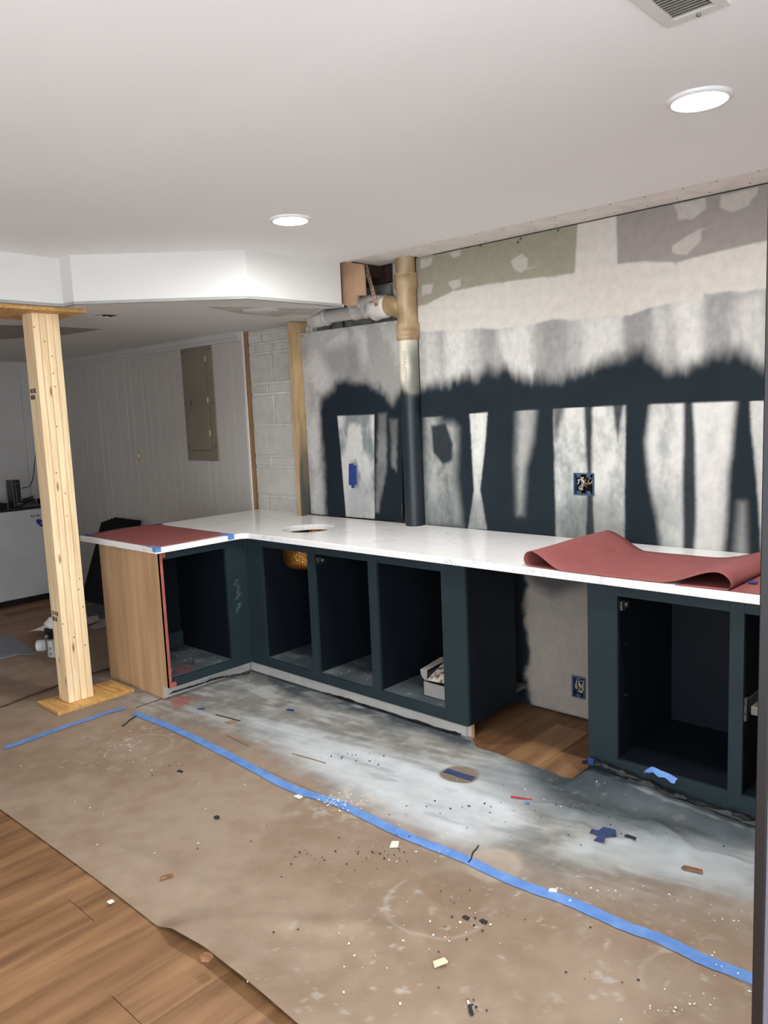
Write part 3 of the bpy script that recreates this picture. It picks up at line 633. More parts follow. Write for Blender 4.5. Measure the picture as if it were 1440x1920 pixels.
# nail heads and stamps
for q in [(84, 640), (64, 613), (98, 668), (100, 700), (103, 725), (107, 800), (106, 887), (123, 925), (126, 968), (98, 1005), (148, 1105), (156, 1138), (160, 1210), (139, 1195), (118, 1170), (150, 1085)]:
    a = PX(q[0], q[1], -4.322)
    if 1.90 < a[1] < 2.04 and .05 < a[2] < 2.2: MB().lathe((-4.3245, a[1], a[2]), [(.0001, .0012), (.0035, .0012), (.0035, 0)], 8, 'X').build('nail_head', M_ink, po)
def stamp(cx, cz, rowsz):
    m = MB(); rs = random.Random(int(cz*100))
    for r_, n_ in enumerate(rowsz):
        for i in range(n_):
            x0 = cx-.045+i*.02; z0 = cz-r_*.034
            m.box(x0, x0+.0035, 1.8925, 1.8942, z0, z0+.024)
            for zz in (0, .010, .020):
                if rs.random() < .7: m.box(x0, x0+.013, 1.8925, 1.8942, z0+zz, z0+zz+.0035)
            if rs.random() < .5: m.box(x0+.010, x0+.0135, 1.8925, 1.8942, z0, z0+.024)
    return m
a = PY(64, 737, 1.894); stamp(-4.385, a[2], [4, 3]).build('grade_stamp', M_ink, po)
a = PY(107, 1155, 1.894); stamp(-4.385, a[2], [4, 3]).build('grade_stamp', M_ink, po)
bp_ = T('base_plate', 'square yellow plywood pad under the timber post', 'plywood pad', (-4.38, 2.02, .004))
MB().box(-4.515, -4.238, 1.792, 2.255, .0075, .026, b=.001).build('pad', M_plyb, bp_)
m = MB()
for zz in (.011, .016, .021): m.box(-4.2382, -4.2374, 1.80, 2.25, zz, zz+.0018).box(-4.51, -4.245, 1.7912, 1.792, zz, zz+.0018)
m.build('ply_layers', M_plye, bp_)
tp_ = T('top_plate', 'plywood plate between the timber post and the soffit', 'plywood pad', (-4.4, 1.97, 2.224))
A = [PZ(*q, 2.226)[:2] for q in [(155, 592), (110, 599)]]
tpm = MB().box(-4.66, -4.21, 1.55, 2.15, 2.2245, 2.2445, b=.001).build('plate', M_plyb, tp_)
m = MB()
for zz in (2.229, 2.235, 2.240): m.box(-4.2102, -4.2092, 1.56, 2.14, zz, zz+.0022).box(-4.65, -4.22, 1.5488, 1.5498, zz, zz+.0022)
m.build('ply_layers', M_plye, tp_)

# ================================================================== PLUMBING
YPIPE = 3.605; pcx = PY(778, 980, YPIPE)[0]
zpx = lambda py, px=775: PY(px, py, YPIPE)[2]
st_ = T('waste_pipe', 'tan plastic waste stack with side branch, sprayed teal below', 'pipe', (pcx, YPIPE, ZT))
CREAM, TAN = S(222, 214, 194), S(150, 122, 88)
zdark = zpx(725)
def lowcol(V):
    x, y, z = V.T; n = len(x); wv = (fbm(x*20, z*8, 91)-.5)*.1
    c = np.tile(CREAM, (n, 1)); d = ss(zdark+.07, zdark-.05, z+wv); d2 = ss(pcx+.008, pcx+.05, x+wv*.4)*ss(2.12, 1.9, z)*.75
    return mix(c, DARK, np.maximum(d, d2))
rr = .0585; zz = np.linspace(ZT, zpx(632), 70)
MB().lathe((pcx, YPIPE, 0), [(rr, z) for z in zz], 40).build('lower_pipe', M_pipe, st_, col=lowcol)
def tancol(V):
    n = len(V); return mix(np.tile(TAN, (n, 1)), S(182, 157, 121), ss(.35, .7, fbm(V[:, 0]*16+V[:, 1]*9, V[:, 2]*12, 93)))
z0, z1 = zpx(638), zpx(606)
MB().lathe((pcx, YPIPE, 0), [(rr, z0), (rr+.010, z0+.012), (rr+.012, z0+.018), (rr+.012, z0+.024), (rr+.009, z0+.026), (rr+.009, z1-.038), (rr+.0115, z1-.036), (rr+.0115, z1-.002), (rr+.009, z1), (rr-.004, z1)], 40).build('coupling', M_pipe, st_, col=tancol)
z2, z3, z4 = zpx(536), zpx(511), zpx(481)
prof_ = [(rr+.002, z1-.01)]+[(rr+.002, z) for z in np.linspace(z1, z2-.02, 8)]+[(rr+.011, z2), (rr+.011, z3), (rr+.002, z3+.002)]
MB().lathe((pcx, YPIPE, 0), prof_, 40).build('tee_body', M_pipe, st_, col=tancol)
MB().lathe((pcx, YPIPE, 0), [(rr-.001, z3-.01), (rr-.001, z4), (rr+.006, z4+.01), (rr-.001, z4+.05), (rr-.001, 2.68)], 40).build('upper_pipe', M_pipe, st_, col=tancol)
for zr, hr in ((z3-.012, .012), (z2-.004, .007), (z1-.012, .012), (z0+.016, .008)):
    m = MB()
    for ra, rb, ha, hb in ((rr+.0125, rr+.0125, 0, hr), (rr+.0125, rr, hr, hr), (rr, rr+.0125, 0, 0)): m.lathe((pcx, YPIPE, zr), [(ra, ha), (rb, hb)], 40)
    m.build('hub_ring', M_pipe, st_, col=tancol)
zb_ = zpx(572, 735); yb_ = YPIPE
path = [(pcx-.01, yb_, zb_-.05), (pcx-.05, yb_, zb_-.035), (pcx-.09, yb_, zb_-.012), (pcx-.13, yb_, zb_), (pcx-.15, yb_, zb_)]
MB().tube(path, [.05, .055, .058, .060, .060], 28).build('tee_branch', M_pipe, st_, col=tancol)
def whtcol(V):
    n = len(V); return mix(np.tile(S(214, 208, 200), (n, 1)), TAN, ss(zb_+.01, zb_+.03, V[:, 2]-(V[:, 0]-(pcx-.24))*.3)*.8)
MB().lathe((pcx, yb_, zb_), [(.056, -.26), (.068, -.255), (.071, -.245), (.071, -.165), (.066, -.15), (.058, -.145)], 32, 'X').build('branch_hub', M_pipe, st_, col=whtcol)
GREYW = S(200, 195, 189)
def gw(V): return mix(np.tile(GREYW, (len(V), 1)), S(176, 170, 164), ss(.45, .7, fbm(V[:, 0]*14, V[:, 2]*20, 95)))
xl_ = PY(598, 600, YPIPE)[0]
for xr2, r2_, wr_ in ((pcx-.262, .0745, .016), (xl_-.052, .0635, .014), (xl_+.072, .060, .012)):
    m = MB()
    for ra, rb, ha, hb in ((r2_, r2_, 0, wr_), (r2_, .045, wr_, wr_), (.045, r2_, 0, 0)): m.lathe((xr2, yb_, zb_-.003), [(ra, ha), (rb, hb)], 32, 'X')
    m.build('hub_ring', M_pipe, st_, col=gw)
MB().lathe((0, yb_, zb_-.004), [(.0445, xl_+.02), (.0445, pcx-.22)], 28, 'X').build('side_pipe', M_pipe, st_, col=gw)
xm = PY(678, 590, YPIPE)[0]
MB().lathe((0, yb_, zb_-.004), [(.045, xm-.07), (.053, xm-.062), (.054, xm-.05), (.050, xm-.04), (.050, xm+.03), (.054, xm+.04), (.053, xm+.05), (.045, xm+.06)], 28, 'X').build('wye_body', M_pipe, st_, col=gw)
MB().lathe((0, yb_, zb_-.004), [(.045, xl_+.09), (.056, xl_+.085), (.057, xl_+.02), (.060, xl_+.015), (.060, xl_-.05), (.050, xl_-.055), (.0446, xl_-.06), (.0446, xl_-.085), (.001, xl_-.086)], 28, 'X').build('side_coupling', M_pipe, st_, col=gw)
# second smaller pipe that enters the wye from above
y2_, z2_ = yb_-.035, zb_+.045; xe = PY(668, 575, y2_)[0]
MB().tube([(xe, y2_, z2_), (xe+.12, y2_, z2_), (xe+.22, y2_+.012, z2_-.008), (pcx-.23, y2_+.02, z2_-.014)], .032, 22).build('small_pipe', M_pipe, st_, col=gw)
MB().lathe((xe, y2_, z2_), [(.0005, -.05), (.038, -.05), (.040, -.045), (.040, .028), (.045, .032), (.045, .05), (.034, .054)], 26, 'X').build('small_hub', M_pipe, st_, col=gw)
# lettering moulded along the stack
def text_mesh(s, size):
    cu = bpy.data.curves.new('t', 'FONT'); cu.body = s; cu.size = size; cu.extrude = .0; cu.space_character = 1.12; cu.align_x = 'LEFT'
    ob = bpy.data.objects.new('t', cu); COL.objects.link(ob); bpy.context.view_layer.update()
    me = bpy.data.meshes.new_from_object(ob.evaluated_get(bpy.context.evaluated_depsgraph_get())); bpy.data.objects.remove(ob)
    v = [tuple(p.co) for p in me.vertices]; f = [tuple(p.vertices) for p in me.polygons]; return v, f
tv, tf = text_mesh('CHARLOTTE/401B', .026)
sc_ = (zpx(658)-zpx(731))/max(v[0] for v in tv); th0 = math.atan2(-3.6, 3.1)-.42
vv = []
for (a, b_, _) in tv:
    th = th0+(b_-.009)/rr; R_ = rr+.0016; vv.append((pcx+R_*math.cos(th), YPIPE+R_*math.sin(th), zpx(658)-a*sc_))
MB().add(vv, tf).build('lettering', P('pipe_letters', S(150, 142, 124), rough=.6), st_)
# perforated strap holding the branch
a = np.array(PY(684.5, 494, 3.53)); b_ = np.array(PY(706, 573, 3.53)); u = (b_-a)/np.linalg.norm(b_-a); L_ = np.linalg.norm(b_-a); s_ = np.array([u[2], 0, -u[0]])*.014
sp = T('strap_hanger', 'perforated metal strap hanging from the ceiling to the branch pipe', 'strap', tuple(b_))
MB().prism([a-s_, a+s_, b_+s_, b_-s_], (0, .0015, 0)).build('strap', M_strap, sp)
m = MB()
for k in range(11):
    p = a+u*(L_*(k+.4)/11); m.lathe((p[0], 3.5292, p[2]), [(.0001, 0), (.0038, 0)], 10, 'Y')
m.build('strap_holes', M_dark, sp)
MB().lathe((b_[0], 3.527, b_[2]+.004), [(.0001, -.008), (.006, -.008), (.006, .01), (.0001, .01)], 6, 'Y').build('bolt', M_grey, sp)
# torn brown-faced drywall at the soffit end
kq = lambda x, y: PY(560+x/5.54, 460+y/5.54, 3.405)
tb = [kq(*p) for p in [(405, 160), (668, 198), (682, 330), (690, 520), (605, 522), (602, 620), (540, 628), (440, 624), (420, 330)]]
MB().prism(tb, (0, .012, 0)).build('torn_drywall', M_brownp, label='torn brown-faced drywall piece at the soffit end', cat='drywall scrap')
for q, nm in [((485, 515), 'cable'), ((368, 515), 'cable')]:
    pass
cx0 = PY(645, 603, 3.69)
MB().tube([(cx0[0]-.02, 3.70, 2.25), (cx0[0], 3.69, 2.15), (cx0[0]+.04, 3.69, 2.0), (cx0[0]+.05, 3.69, .95)], .006, 8).build('black_cable', M_black, label='black cable dropping behind the drywall sheet', cat='cable')
p = PY(744, 525, 3.70)
MB().lathe((p[0], 3.69, 0), [(.018, 2.26), (.018, 2.66)], 16).build('vent_riser', M_pipe, label='thin grey riser behind the waste stack in the ceiling hole', cat='pipe', col=gw)

# ================================================================== OUTLET BOXES
def outlet(label, x0, x1, z0, z1, n, YW=YW):
    t = T('outlet_box', label, 'outlet box', ((x0+x1)/2, YW, z0)); e = .004; d = .055; w_ = .0035
    m = MB()
    m.box(x0-e, x1+e, YW-.004, YW+d, z1-w_, z1+e).box(x0-e, x1+e, YW-.004, YW+d, z0-e, z0+w_).box(x0-e, x0+w_, YW-.004, YW+d, z0, z1).box(x1-w_, x1+e, YW-.004, YW+d, z0, z1)
    m.build('box_shell', M_bluebox, t); box('box_back', M_dark, t, x0, x1, YW+d-.003, YW+d, z0, z1)
    k = 2 if n > 1 else 1
    for i in range(k):
        cx = x0+(x1-x0)*(i+.5)/k
        for zz in (z0+.010, z1-.010): box('screw_tab', M_bluebox, t, cx-.012, cx+.012, YW-.005, YW-.001, zz-.009, zz+.009, b=.001)
    rs = random.Random(n)
    for i in range(3+2*n):
        pts = []; bx = rs.uniform(x0+.01, x1-.01)
        for j in range(6): pts.append((min(max(bx+rs.uniform(-.02, .02), x0+.008), x1-.008), YW+.006+rs.random()*.038, z0+.02+(z1-z0-.04)*rs.random()))
        pts = [tuple(p) for p in crom(pts, 4)]
        MB().tube(pts, .0023, 6).build('wire', M_wire if i % 3 else M_grey, t)
    for i in range(n+1):
        a = (rs.uniform(x0+.018, x1-.018), YW+.012, z0+.025+i*.03)
        MB().lathe(a, [(.0005, -.012), (.0045, -.012), (.0055, .006), (.0005, .008)], 10, 'X').build('wire_nut', (M_wirey, M_wirer if n > 1 else M_wirey, M_wirey)[i % 3], t)
    return t
outlet('blue outlet box with loose wires in the sprayed wall above the counter', *ob1, 2)
outlet('blue outlet box with loose wires low in the floor gap', *ob2, 1, 3.495)

# ================================================================== ELECTRICS on the panelling
ex0, ex1, ez0, ez1 = -5.60, -5.178, 1.281, 2.182
ep = T('breaker_panel', 'tall beige electrical breaker panel on the white board panelling', 'electrical panel', ((ex0+ex1)/2, 3.64, ez0))
box('cover', M_beige, ep, ex0, ex1, 3.632, 3.643, ez0, ez1, b=.002)
box('door', M_beige, ep, ex0+.05, ex1-.083, 3.6255, 3.6325, ez0+.085, ez1-.006, b=.002)
box('door_gap', M_dark, ep, ex1-.082, ex1-.080, 3.6312, 3.6318, ez0+.085, ez1-.006); box('door_gap', M_dark, ep, ex0+.05, ex1-.08, 3.6312, 3.6318, ez0+.081, ez0+.084)
lt = box('latch', M_grey, ep, ex0+.10, ex0+.155, 3.622, 3.6265, 1.725, 1.77, b=.001); box('latch_slot', M_dark, lt, ex0+.113, ex0+.118, 3.6212, 3.622, 1.73, 1.765)
for xx in (ex0+.02, ex1-.02):
    for zz in (ez0+.11, 1.74, ez1-.03): MB().lathe((xx, 3.631, zz), [(.0001, -.001), (.006, -.001), (.006, .002)], 8, 'Y').build('screw', M_dark, ep)
for zz in (ez0+.2, 1.74, ez1-.12): box('door_hinge', M_beige2, ep, ex1-.085, ex1-.078, 3.622, 3.632, zz, zz+.04)
sw = T('light_switch', 'ivory toggle light switch on the white board panelling', 'switch', (-6.385, 3.643, 1.25))
box('plate', M_beige2, sw, -6.425, -6.345, 3.637, 3.643, 1.25, 1.368, b=.002); box('toggle', M_white, sw, -6.392, -6.38, 3.625, 3.638, 1.30, 1.322, b=.002)

# ================================================================== LAMPS AND VENT
def lamp(x, y, label):
    t = T('recessed_lamp', label, 'ceiling light', (x, y, ZC), group='recessed ceiling lamps')
    MB().lathe((x, y, ZC), [(.094, 0), (.094, -.004), (.088, -.009), (.074, -.011), (.072, -.006)], 40).build('trim_ring', M_ltrim, t)
    MB().lathe((x, y, ZC), [(.0005, -.0105), (.05, -.010), (.072, -.0075)], 40).build('diffuser', M_lamp, t)
lamp(-2.803, 2.445, 'lit round recessed lamp in the ceiling near the soffit')
lamp(-.966, 2.47, 'lit round recessed lamp in the ceiling near the vent')
lamp(-.966, .10, 'lit recessed lamp straight above the viewer')
lamp(.86, .10, 'lit recessed lamp behind the viewer, near the room wall')
vx0, vx1, vy0, vy1 = -.838, -.692, 1.62, 1.946
vt = T('air_vent', 'white louvred air vent in the ceiling', 'vent', (-.765, 1.78, ZC))
m = MB().box(vx0, vx1, vy1-.028, vy1, ZC-.007, ZC).box(vx0, vx1, vy0, vy0+.028, ZC-.007, ZC).box(vx0, vx0+.026, vy0+.028, vy1-.028, ZC-.007, ZC).box(vx1-.026, vx1, vy0+.028, vy1-.028, ZC-.007, ZC)
m.build('frame', M_vent, vt); box('duct', M_ventd, vt, vx0+.026, vx1-.026, vy0+.028, vy1-.028, ZC-.0012, ZC-.0002)
yy = vy0+.034
while yy < vy1-.034:
    MB().prism([(vx0+.026, yy, ZC-.007), (vx0+.026, yy+.0015, ZC-.007), (vx0+.026, yy+.0085, ZC-.001), (vx0+.026, yy+.007, ZC-.001)], (vx1-vx0-.052, 0, 0)).build('louvre', M_vent, vt); yy += .0125
a = PZ(1310, 28, ZC-.01)
MB().lathe((a[0], a[1], ZC-.007), [(.0001, -.007), (.0045, -.006), (.0045, 0)], 12).build('damper_knob', M_grey, vt)

# ================================================================== FLOOR PAPER
YJ = 2.105
def zpaper(x, y):
    z = .0035+.0022*fbm(x*3.1, y*3.1, 101)+.0018*fbm(x*9, y*9, 103)
    lift = ss(-2.19, -2.06, x)*(1-.55*ss(-1.75, -1.2, x))
    z = z+.036*lift*np.exp(-((y-1.15)/.14)**2)
    for (x0, y0, x1, y1, h, w_) in [(-2.2, 1.75, -1.2, 1.45, .007, .05), (-1.75, 1.9, -1.1, 1.35, .006, .04), (-2.0, 1.35, -1.4, 1.75, .006, .04), (-2.9, 1.3, -1.9, 1.42, .005, .05), (-.9, 1.5, -.7, 1.95, .007, .03), (-2.6, 2.55, -1.2, 2.45, .007, .04), (-1.6, 2.75, -1.2, 2.3, .009, .04), (-1.3, 2.8, -.9, 2.5, .008, .035), (-2.4, 2.3, -1.0, 2.2, .004, .05), (-3.4, 2.6, -2.3, 2.5, .004, .05)]:
        ex, ey = x1-x0, y1-y0; t = np.clip(((x-x0)*ex+(y-y0)*ey)/(ex*ex+ey*ey), 0, 1)
        z = z+1.5*h*np.exp(-(np.hypot(x-x0-t*ex, y-y0-t*ey)/w_)**2)*np.sin(np.pi*np.clip(t, .05, .95))
    wr = ss(-1.9, -1.5, x)*ss(2.4, 2.62, y); rg = 1-np.abs(fbm(x*5+y*3, y*7-x*2, 107, 3)-.5)*2
    z = z+wr*.010*(rg**5)
    # rides up the face of the cabinet by the gap
    z = z+ss(-1.66, -1.56, x)*ss(2.76, 2.89, y)*(.055+.02*fbm(x*9, y*2, 105)-.03*ss(-1.5, -1.0, x))
    return z
kf = lambda px, py: PZ(px, py, 0)[:2]
def papercol(V):
    x, y = V[:, 0], V[:, 1]; n = len(x); f1 = fbm(x*2.2, y*2.2, 111); f2 = fbm(x*14, y*14, 113); f3 = fbm(x*60, y*60, 115, 2)
    c = mix(np.tile(S(176, 149, 124), (n, 1)), S(196, 172, 148), ss(.3, .7, f1*.6+f2*.4))
    dx = (fbm(x*3, y*3, 121)-.5)*.28+(fbm(x*13, y*13, 123)-.5)*.09; dy = (fbm(x*3, y*3, 125)-.5)*.28+(fbm(x*13, y*13, 127)-.5)*.09
    gp = [kf(*q) for q in [(180, 1262), (215, 1300), (300, 1345), (420, 1372), (540, 1430), (640, 1490), (740, 1545), (860, 1600), (1000, 1640), (1150, 1668), (1300, 1690), (1420, 1705), (1480, 1650), (1480, 1480), (1100, 1380), (865, 1300), (470, 1190), (300, 1270)]]
    g = soft(x+dx*.5, y+dy*.5, gp, .13)*(1-.0*x); g = np.maximum(g, soft(x+dx*.5, y+dy*.5, gp, .30)*ss(-2.2, -1.4, x)*.9)
    gc = mix(np.tile(S(140, 142, 138), (n, 1)), S(176, 178, 174), ss(.3, .7, f2))
    c = c*(1-(g*.85)[:, None])+gc*(g*.85)[:, None]
    wp_ = [kf(*q) for q in [(470, 1345), (560, 1368), (680, 1400), (760, 1425), (850, 1440), (960, 1470), (985, 1540), (940, 1580), (860, 1582), (760, 1545), (650, 1480), (540, 1415)]]
    wm = soft(x+dx*.35, y+dy*.35, wp_, .10); c = mix(c, S(218, 222, 224), wm*(.8+.25*f2))
    stx = fbm(x*4+y*6, y*26-x*5, 137, 4); c = mix(c, S(226, 229, 230), g*ss(.56, .74, stx)*.35); c = mix(c, S(104, 110, 112), g*ss(.46, .3, stx)*.3)
    wq = [kf(*q) for q in [(1050, 1600), (1180, 1570), (1300, 1590), (1420, 1620), (1430, 1690), (1250, 1650)]]
    c = mix(c, S(206, 212, 214), soft(x+dx*.3, y+dy*.3, wq, .07)*.75)
    gr = [kf(*q) for q in [(900, 1430), (1100, 1440), (1420, 1560), (1430, 1640), (1250, 1600), (1050, 1560), (960, 1500)]]
    c = mix(c, S(150, 159, 163), soft(x+dx*.5, y+dy*.5, gr, .09)*.7)
    dkp = [kf(*q) for q in [(440, 1262), (520, 1290), (640, 1335), (760, 1370), (880, 1400), (960, 1420), (1050, 1470), (1130, 1500), (1280, 1530), (1430, 1590), (1480, 1480), (1100, 1370), (865, 1290), (470, 1190)]]
    dm = soft(x+dx*.5, y+dy*.5, dkp, .085)*(.55+.55*ss(.35, .65, fbm(x*6, y*9, 131)))
    c = mix(c, S(66, 76, 82), np.clip(dm*1.05, 0, .95))
    d2 = [kf(*q) for q in [(960, 1395), (1110, 1420), (1250, 1470), (1430, 1540), (1430, 1600), (1300, 1580), (1180, 1560), (1070, 1530), (1000, 1470)]]
    c = mix(c, S(56, 65, 70), soft(x+dx*.3, y+dy*.3, d2, .06)*(.62+.35*fbm(x*7, y*12, 135)))
    c = mix(c, S(196, 202, 205), ss(.62, .75, fbm(x*5, y*16, 133))*dm*.5)
    # bare disc where a can stood, with other rings
    a = kf(861, 1456); dsc = ell(x, y, a[0], a[1], .088, .088, .06); c = mix(c, S(146, 132, 115), dsc)
    a = kf(925, 1625); c = mix(c, S(212, 192, 174), ell(x, y, a[0], a[1], .10, .10, .12)*.6)
    a = kf(855, 1672); c = mix(c, S(158, 130, 106), ell(x, y, a[0], a[1], .13, .10, .12)*.45)
    a = kf(240, 1370); c = mix(c, S(190, 160, 130), ell(x, y, a[0], a[1], .15, .15, .12)*.5)
    for q, R1 in [((820, 1700), .17), ((270, 1400), .14), ((1300, 1850), .14), ((960, 1560), .10)]:
        a = kf(*q); d = np.hypot(x-a[0], y-a[1]); ang = np.arctan2(y-a[1], x-a[0]); c = mix(c, S(220, 206, 190), np.exp(-((d-R1)/.006)**2)*.45*(np.sin(ang*1.0+q[0]) > -.2))
    # red primer at the plywood corner
    a = kf(335, 1315); c = mix(c, S(168, 96, 80), ss(.1, -.05, np.hypot((x-a[0])/1.0, (y-a[1])/.9)-.06+(fbm(x*16, y*16, 141)-.5)*.2)*.8)
    # fine dust and specks
    for q, R1, s in [((230, 1395), .3, .62), ((640, 1505), .18, .58), ((690, 1790), .35, .66), ((1250, 1880), .3, .64), ((950, 1700), .5, .69)]:
        a = kf(*q); fall = np.exp(-(np.hypot(x-a[0], y-a[1])/R1)**2); c = mix(c, S(226, 216, 204), np.clip(fall*ss(s-.02, s+.1, fbm(x*24, y*24, 151+q[0])*.6+f3*.4), 0, 1)*.8)
    c = mix(c, S(200, 186, 170), ss(.72, .82, fbm(x*35, y*35, 161, 3))*.18)
    return c*(.60+.20*np.clip(g, 0, 1))[:, None]
def sheet(name, label, x0, x1, y0, y1, step=.0085, keep=None, zoff=0.0, edge=None, zfun=None, group='brown floor paper'):
    xs = np.arange(x0, x1+step/2, step); ys = np.arange(y0, y1+step/2, step)
    def pos(a, b):
        yy = b if edge is None else edge(a, b)
        return np.stack([a, yy, zpaper(a, yy)+zoff+(zfun(a, yy) if zfun else 0)], 1)
    m = surf(xs, ys, pos, keep); return m.build(name, M_paper, label=label, cat='floor paper', group=group, col=papercol)
def edgeA(a, b):
    t = (b-1.16)/(2.125-1.16); e0 = 1.155+.012*np.sin(a*2.0)+.02*ss(-2.1, -1.9, a)-.0*a
    return e0+(2.125-e0)*t
sA = sheet('floor_paper', 'brown masking paper on the near side of the long blue tape', -4.02, .33, 1.16, 2.125, edge=edgeA)
xr_ = np.array([-4.02, -3.99, -3.93, -3.86, -2.30, -2.235, -2.16, -2.05, -1.95, -1.80, -1.70, -1.62, -1.585, -1.55, .33])
yr_ = np.array([2.94, 2.94, 2.94, 2.945, 2.945, 2.945, 2.87, 2.88, 2.865, 2.872, 2.86, 2.85, 2.87, 2.893, 2.893])
def edgeB(a, b):
    t = (b-2.09)/(2.95-2.09); e1 = np.interp(a, xr_, yr_)+.008*(fbm(a*22, a*0, 171)-.5)*2
    return 2.09+(e1-2.09)*t
sB = sheet('floor_paper', 'paint-sprayed masking paper between the long blue tape and the cabinets', -3.99, .33, 2.09, 2.95, edge=edgeB, zoff=.0016)
def keepC(x, y): return (x > -4.60) & (y > 2.30) & (x < -4.0)
cpx = [kf(*q) for q in [(-60, 1352), (0, 1331), (60, 1310), (112, 1292), (165, 1272), (200, 1262)]]
cpx = sorted(cpx, key=lambda p: p[0])
def edgeC(a, b):
    t = (b-1.16)/(2.6-1.16); return 1.16+(2.9-1.16)*t
cpy = sorted(cpx, key=lambda p: p[1])
def limC(y): return np.interp(y, [p[1] for p in cpy], [p[0] for p in cpy])
def skipC(x, y):
    yy = 1.16+(2.9-1.16)*(y-1.16)/(2.6-1.16)
    lim = limC(yy)-.12
    return (x < lim) | ((x > -4.615) & (yy > 2.30)) 
sCm = sheet('floor_paper', 'grey-brown masking paper around the plywood pad', -5.2, -4.0, 1.16, 2.6, keep=skipC, edge=edgeC, zoff=.001, zfun=None)
def skipD(x, y): return ((x > -4.63) & (y > 2.28)) | (x > np.interp(y, [p[1] for p in cpy], [p[0] for p in cpy])) | (x < -5.95+.25*np.sin(y*3+1)-.25*(y-2.0))
sD = sheet('floor_paper', 'dim brown masking paper behind the post under the paint can', -6.6, -4.3, 1.3, 3.15, step=.014, keep=skipD, zoff=.0045, zfun=lambda a, b: .02*np.exp(-((a-limC(b))/.06)**2)*ss(1.35, 2.0, b))

# tape strips
def ribbon(pts, w, mat, name, label=None, cat=None, group=None, parent=None, lift=.0035, jag=.004):
    pts = crom(pts, 8); n = len(pts); vs = []
    rs = np.random.RandomState(3)
    for i, p in enumerate(pts):
        t = pts[min(i+1, n-1)]-pts[max(i-1, 0)]; t /= np.linalg.norm(t); nn_ = np.array([-t[1], t[0]])
        for s_ in (-1, -.33, .33, 1):
            q = p+nn_*s_*(w/2+(rs.rand()-.5)*jag*(abs(s_) == 1)); z = float(zpaper(np.array([q[0]]), np.array([q[1]]))[0])+lift
            vs.append((q[0], q[1], z))
    m = MB().add(vs, [(i*4+k, i*4+k+1, i*4+k+5, i*4+k+4) for i in range(n-1) for k in range(3)], True)
    return m.build(name, mat, parent, label=label, cat=cat, group=group)
tl = [kf(*q) for q in [(252, 1340), (330, 1370), (440, 1425), (545, 1480), (640, 1512), (760, 1570), (850, 1605), (960, 1655), (1080, 1700), (1170, 1740), (1240, 1765), (1320, 1805), (1420, 1845)]]
tl[-1:] = [tl[-1], (-.3, 2.11), (.2, 2.115)]
ribbon(tl, .048, M_blue, 'tape_strip', 'long blue tape strip running across the floor paper', 'tape')
ribbon([kf(*q) for q in [(8, 1406), (60, 1388), (110, 1370), (160, 1353), (205, 1338), (235, 1330)]], .046, M_blue, 'tape_strip', 'short blue tape strip beside the plywood pad', 'tape', lift=.0045)
a0 = kf(835, 1448); a1 = kf(888, 1464)
ribbon([a0, ((a0[0]+a1[0])/2, (a0[1]+a1[1])/2), a1], .042, M_navy, 'tape_piece', 'dark tape piece crossing the bare brown disc on the sprayed paper', 'tape', lift=.004)

# ruffled dark film along the cabinet feet
def film(pts, name, label, h0, seed, w=.05):
    pts = crom(pts, 10); n = len(pts); vs = []; rs = np.random.RandomState(seed); K = 7
    for i, p in enumerate(pts):
        for k in range(K):
            t = k/(K-1); r_ = fbm(np.array([i*.23+k*.1]), np.array([k*.8+seed]), seed)[0]-.5
            r2 = fbm(np.array([i*.55+k*.7]), np.array([k*1.9+seed*3]), seed+7)[0]-.5
            vs.append((p[0]+r_*.02, p[1]+(t-.5)*w*(1+r2)+r_*.03, max(p[2]+h0*math.sin(math.pi*t)*(.6+r_*2.5)+r2*.03*t+.004, .008)))
    return MB().add(vs, [(i*K+k, i*K+k+1, (i+1)*K+k+1, (i+1)*K+k) for i in range(n-1) for k in range(K-1)], True).build(name, M_film, label=label, cat='plastic film')
film([(-1.60, 2.878, .085), (-1.52, 2.876, .10), (-1.42, 2.876, .09), (-1.30, 2.876, .075), (-1.15, 2.878, .065), (-1.0, 2.878, .058), (-.85, 2.88, .05), (-.6, 2.88, .05)], 'masking_film', 'dark ruffled plastic film along the foot of the cabinet by the gap', .016, 5, .03)
film([(-3.985, 2.36, .02), (-3.975, 2.48, .022), (-3.96, 2.6, .026), (-3.93, 2.72, .03), (-3.90, 2.84, .02)], 'masking_film', 'dark ruffled plastic film at the foot of the peninsula cabinet', .012, 9, .05)
film([(-3.3, 2.935, .004), (-3.1, 2.932, .006), (-2.9, 2.932, .006), (-2.6, 2.93, .006), (-2.3, 2.93, .006)], 'masking_film', 'thin dark film edge under the white toe kick of the long cabinet', .004, 12, .026)
for q, lab in [((390, 1280), 'blue tape scrap on the film by the peninsula cabinet foot'), ((312, 1303), 'tiny blue tape scrap under the plywood end panel corner')]:
    a = kf(*q); MB().box(a[0]-.03, a[0]+.03, a[1]-.01, a[1]+.012, .035, .04, b=.001).build('tape_scrap', M_blue, label=lab, cat='tape')
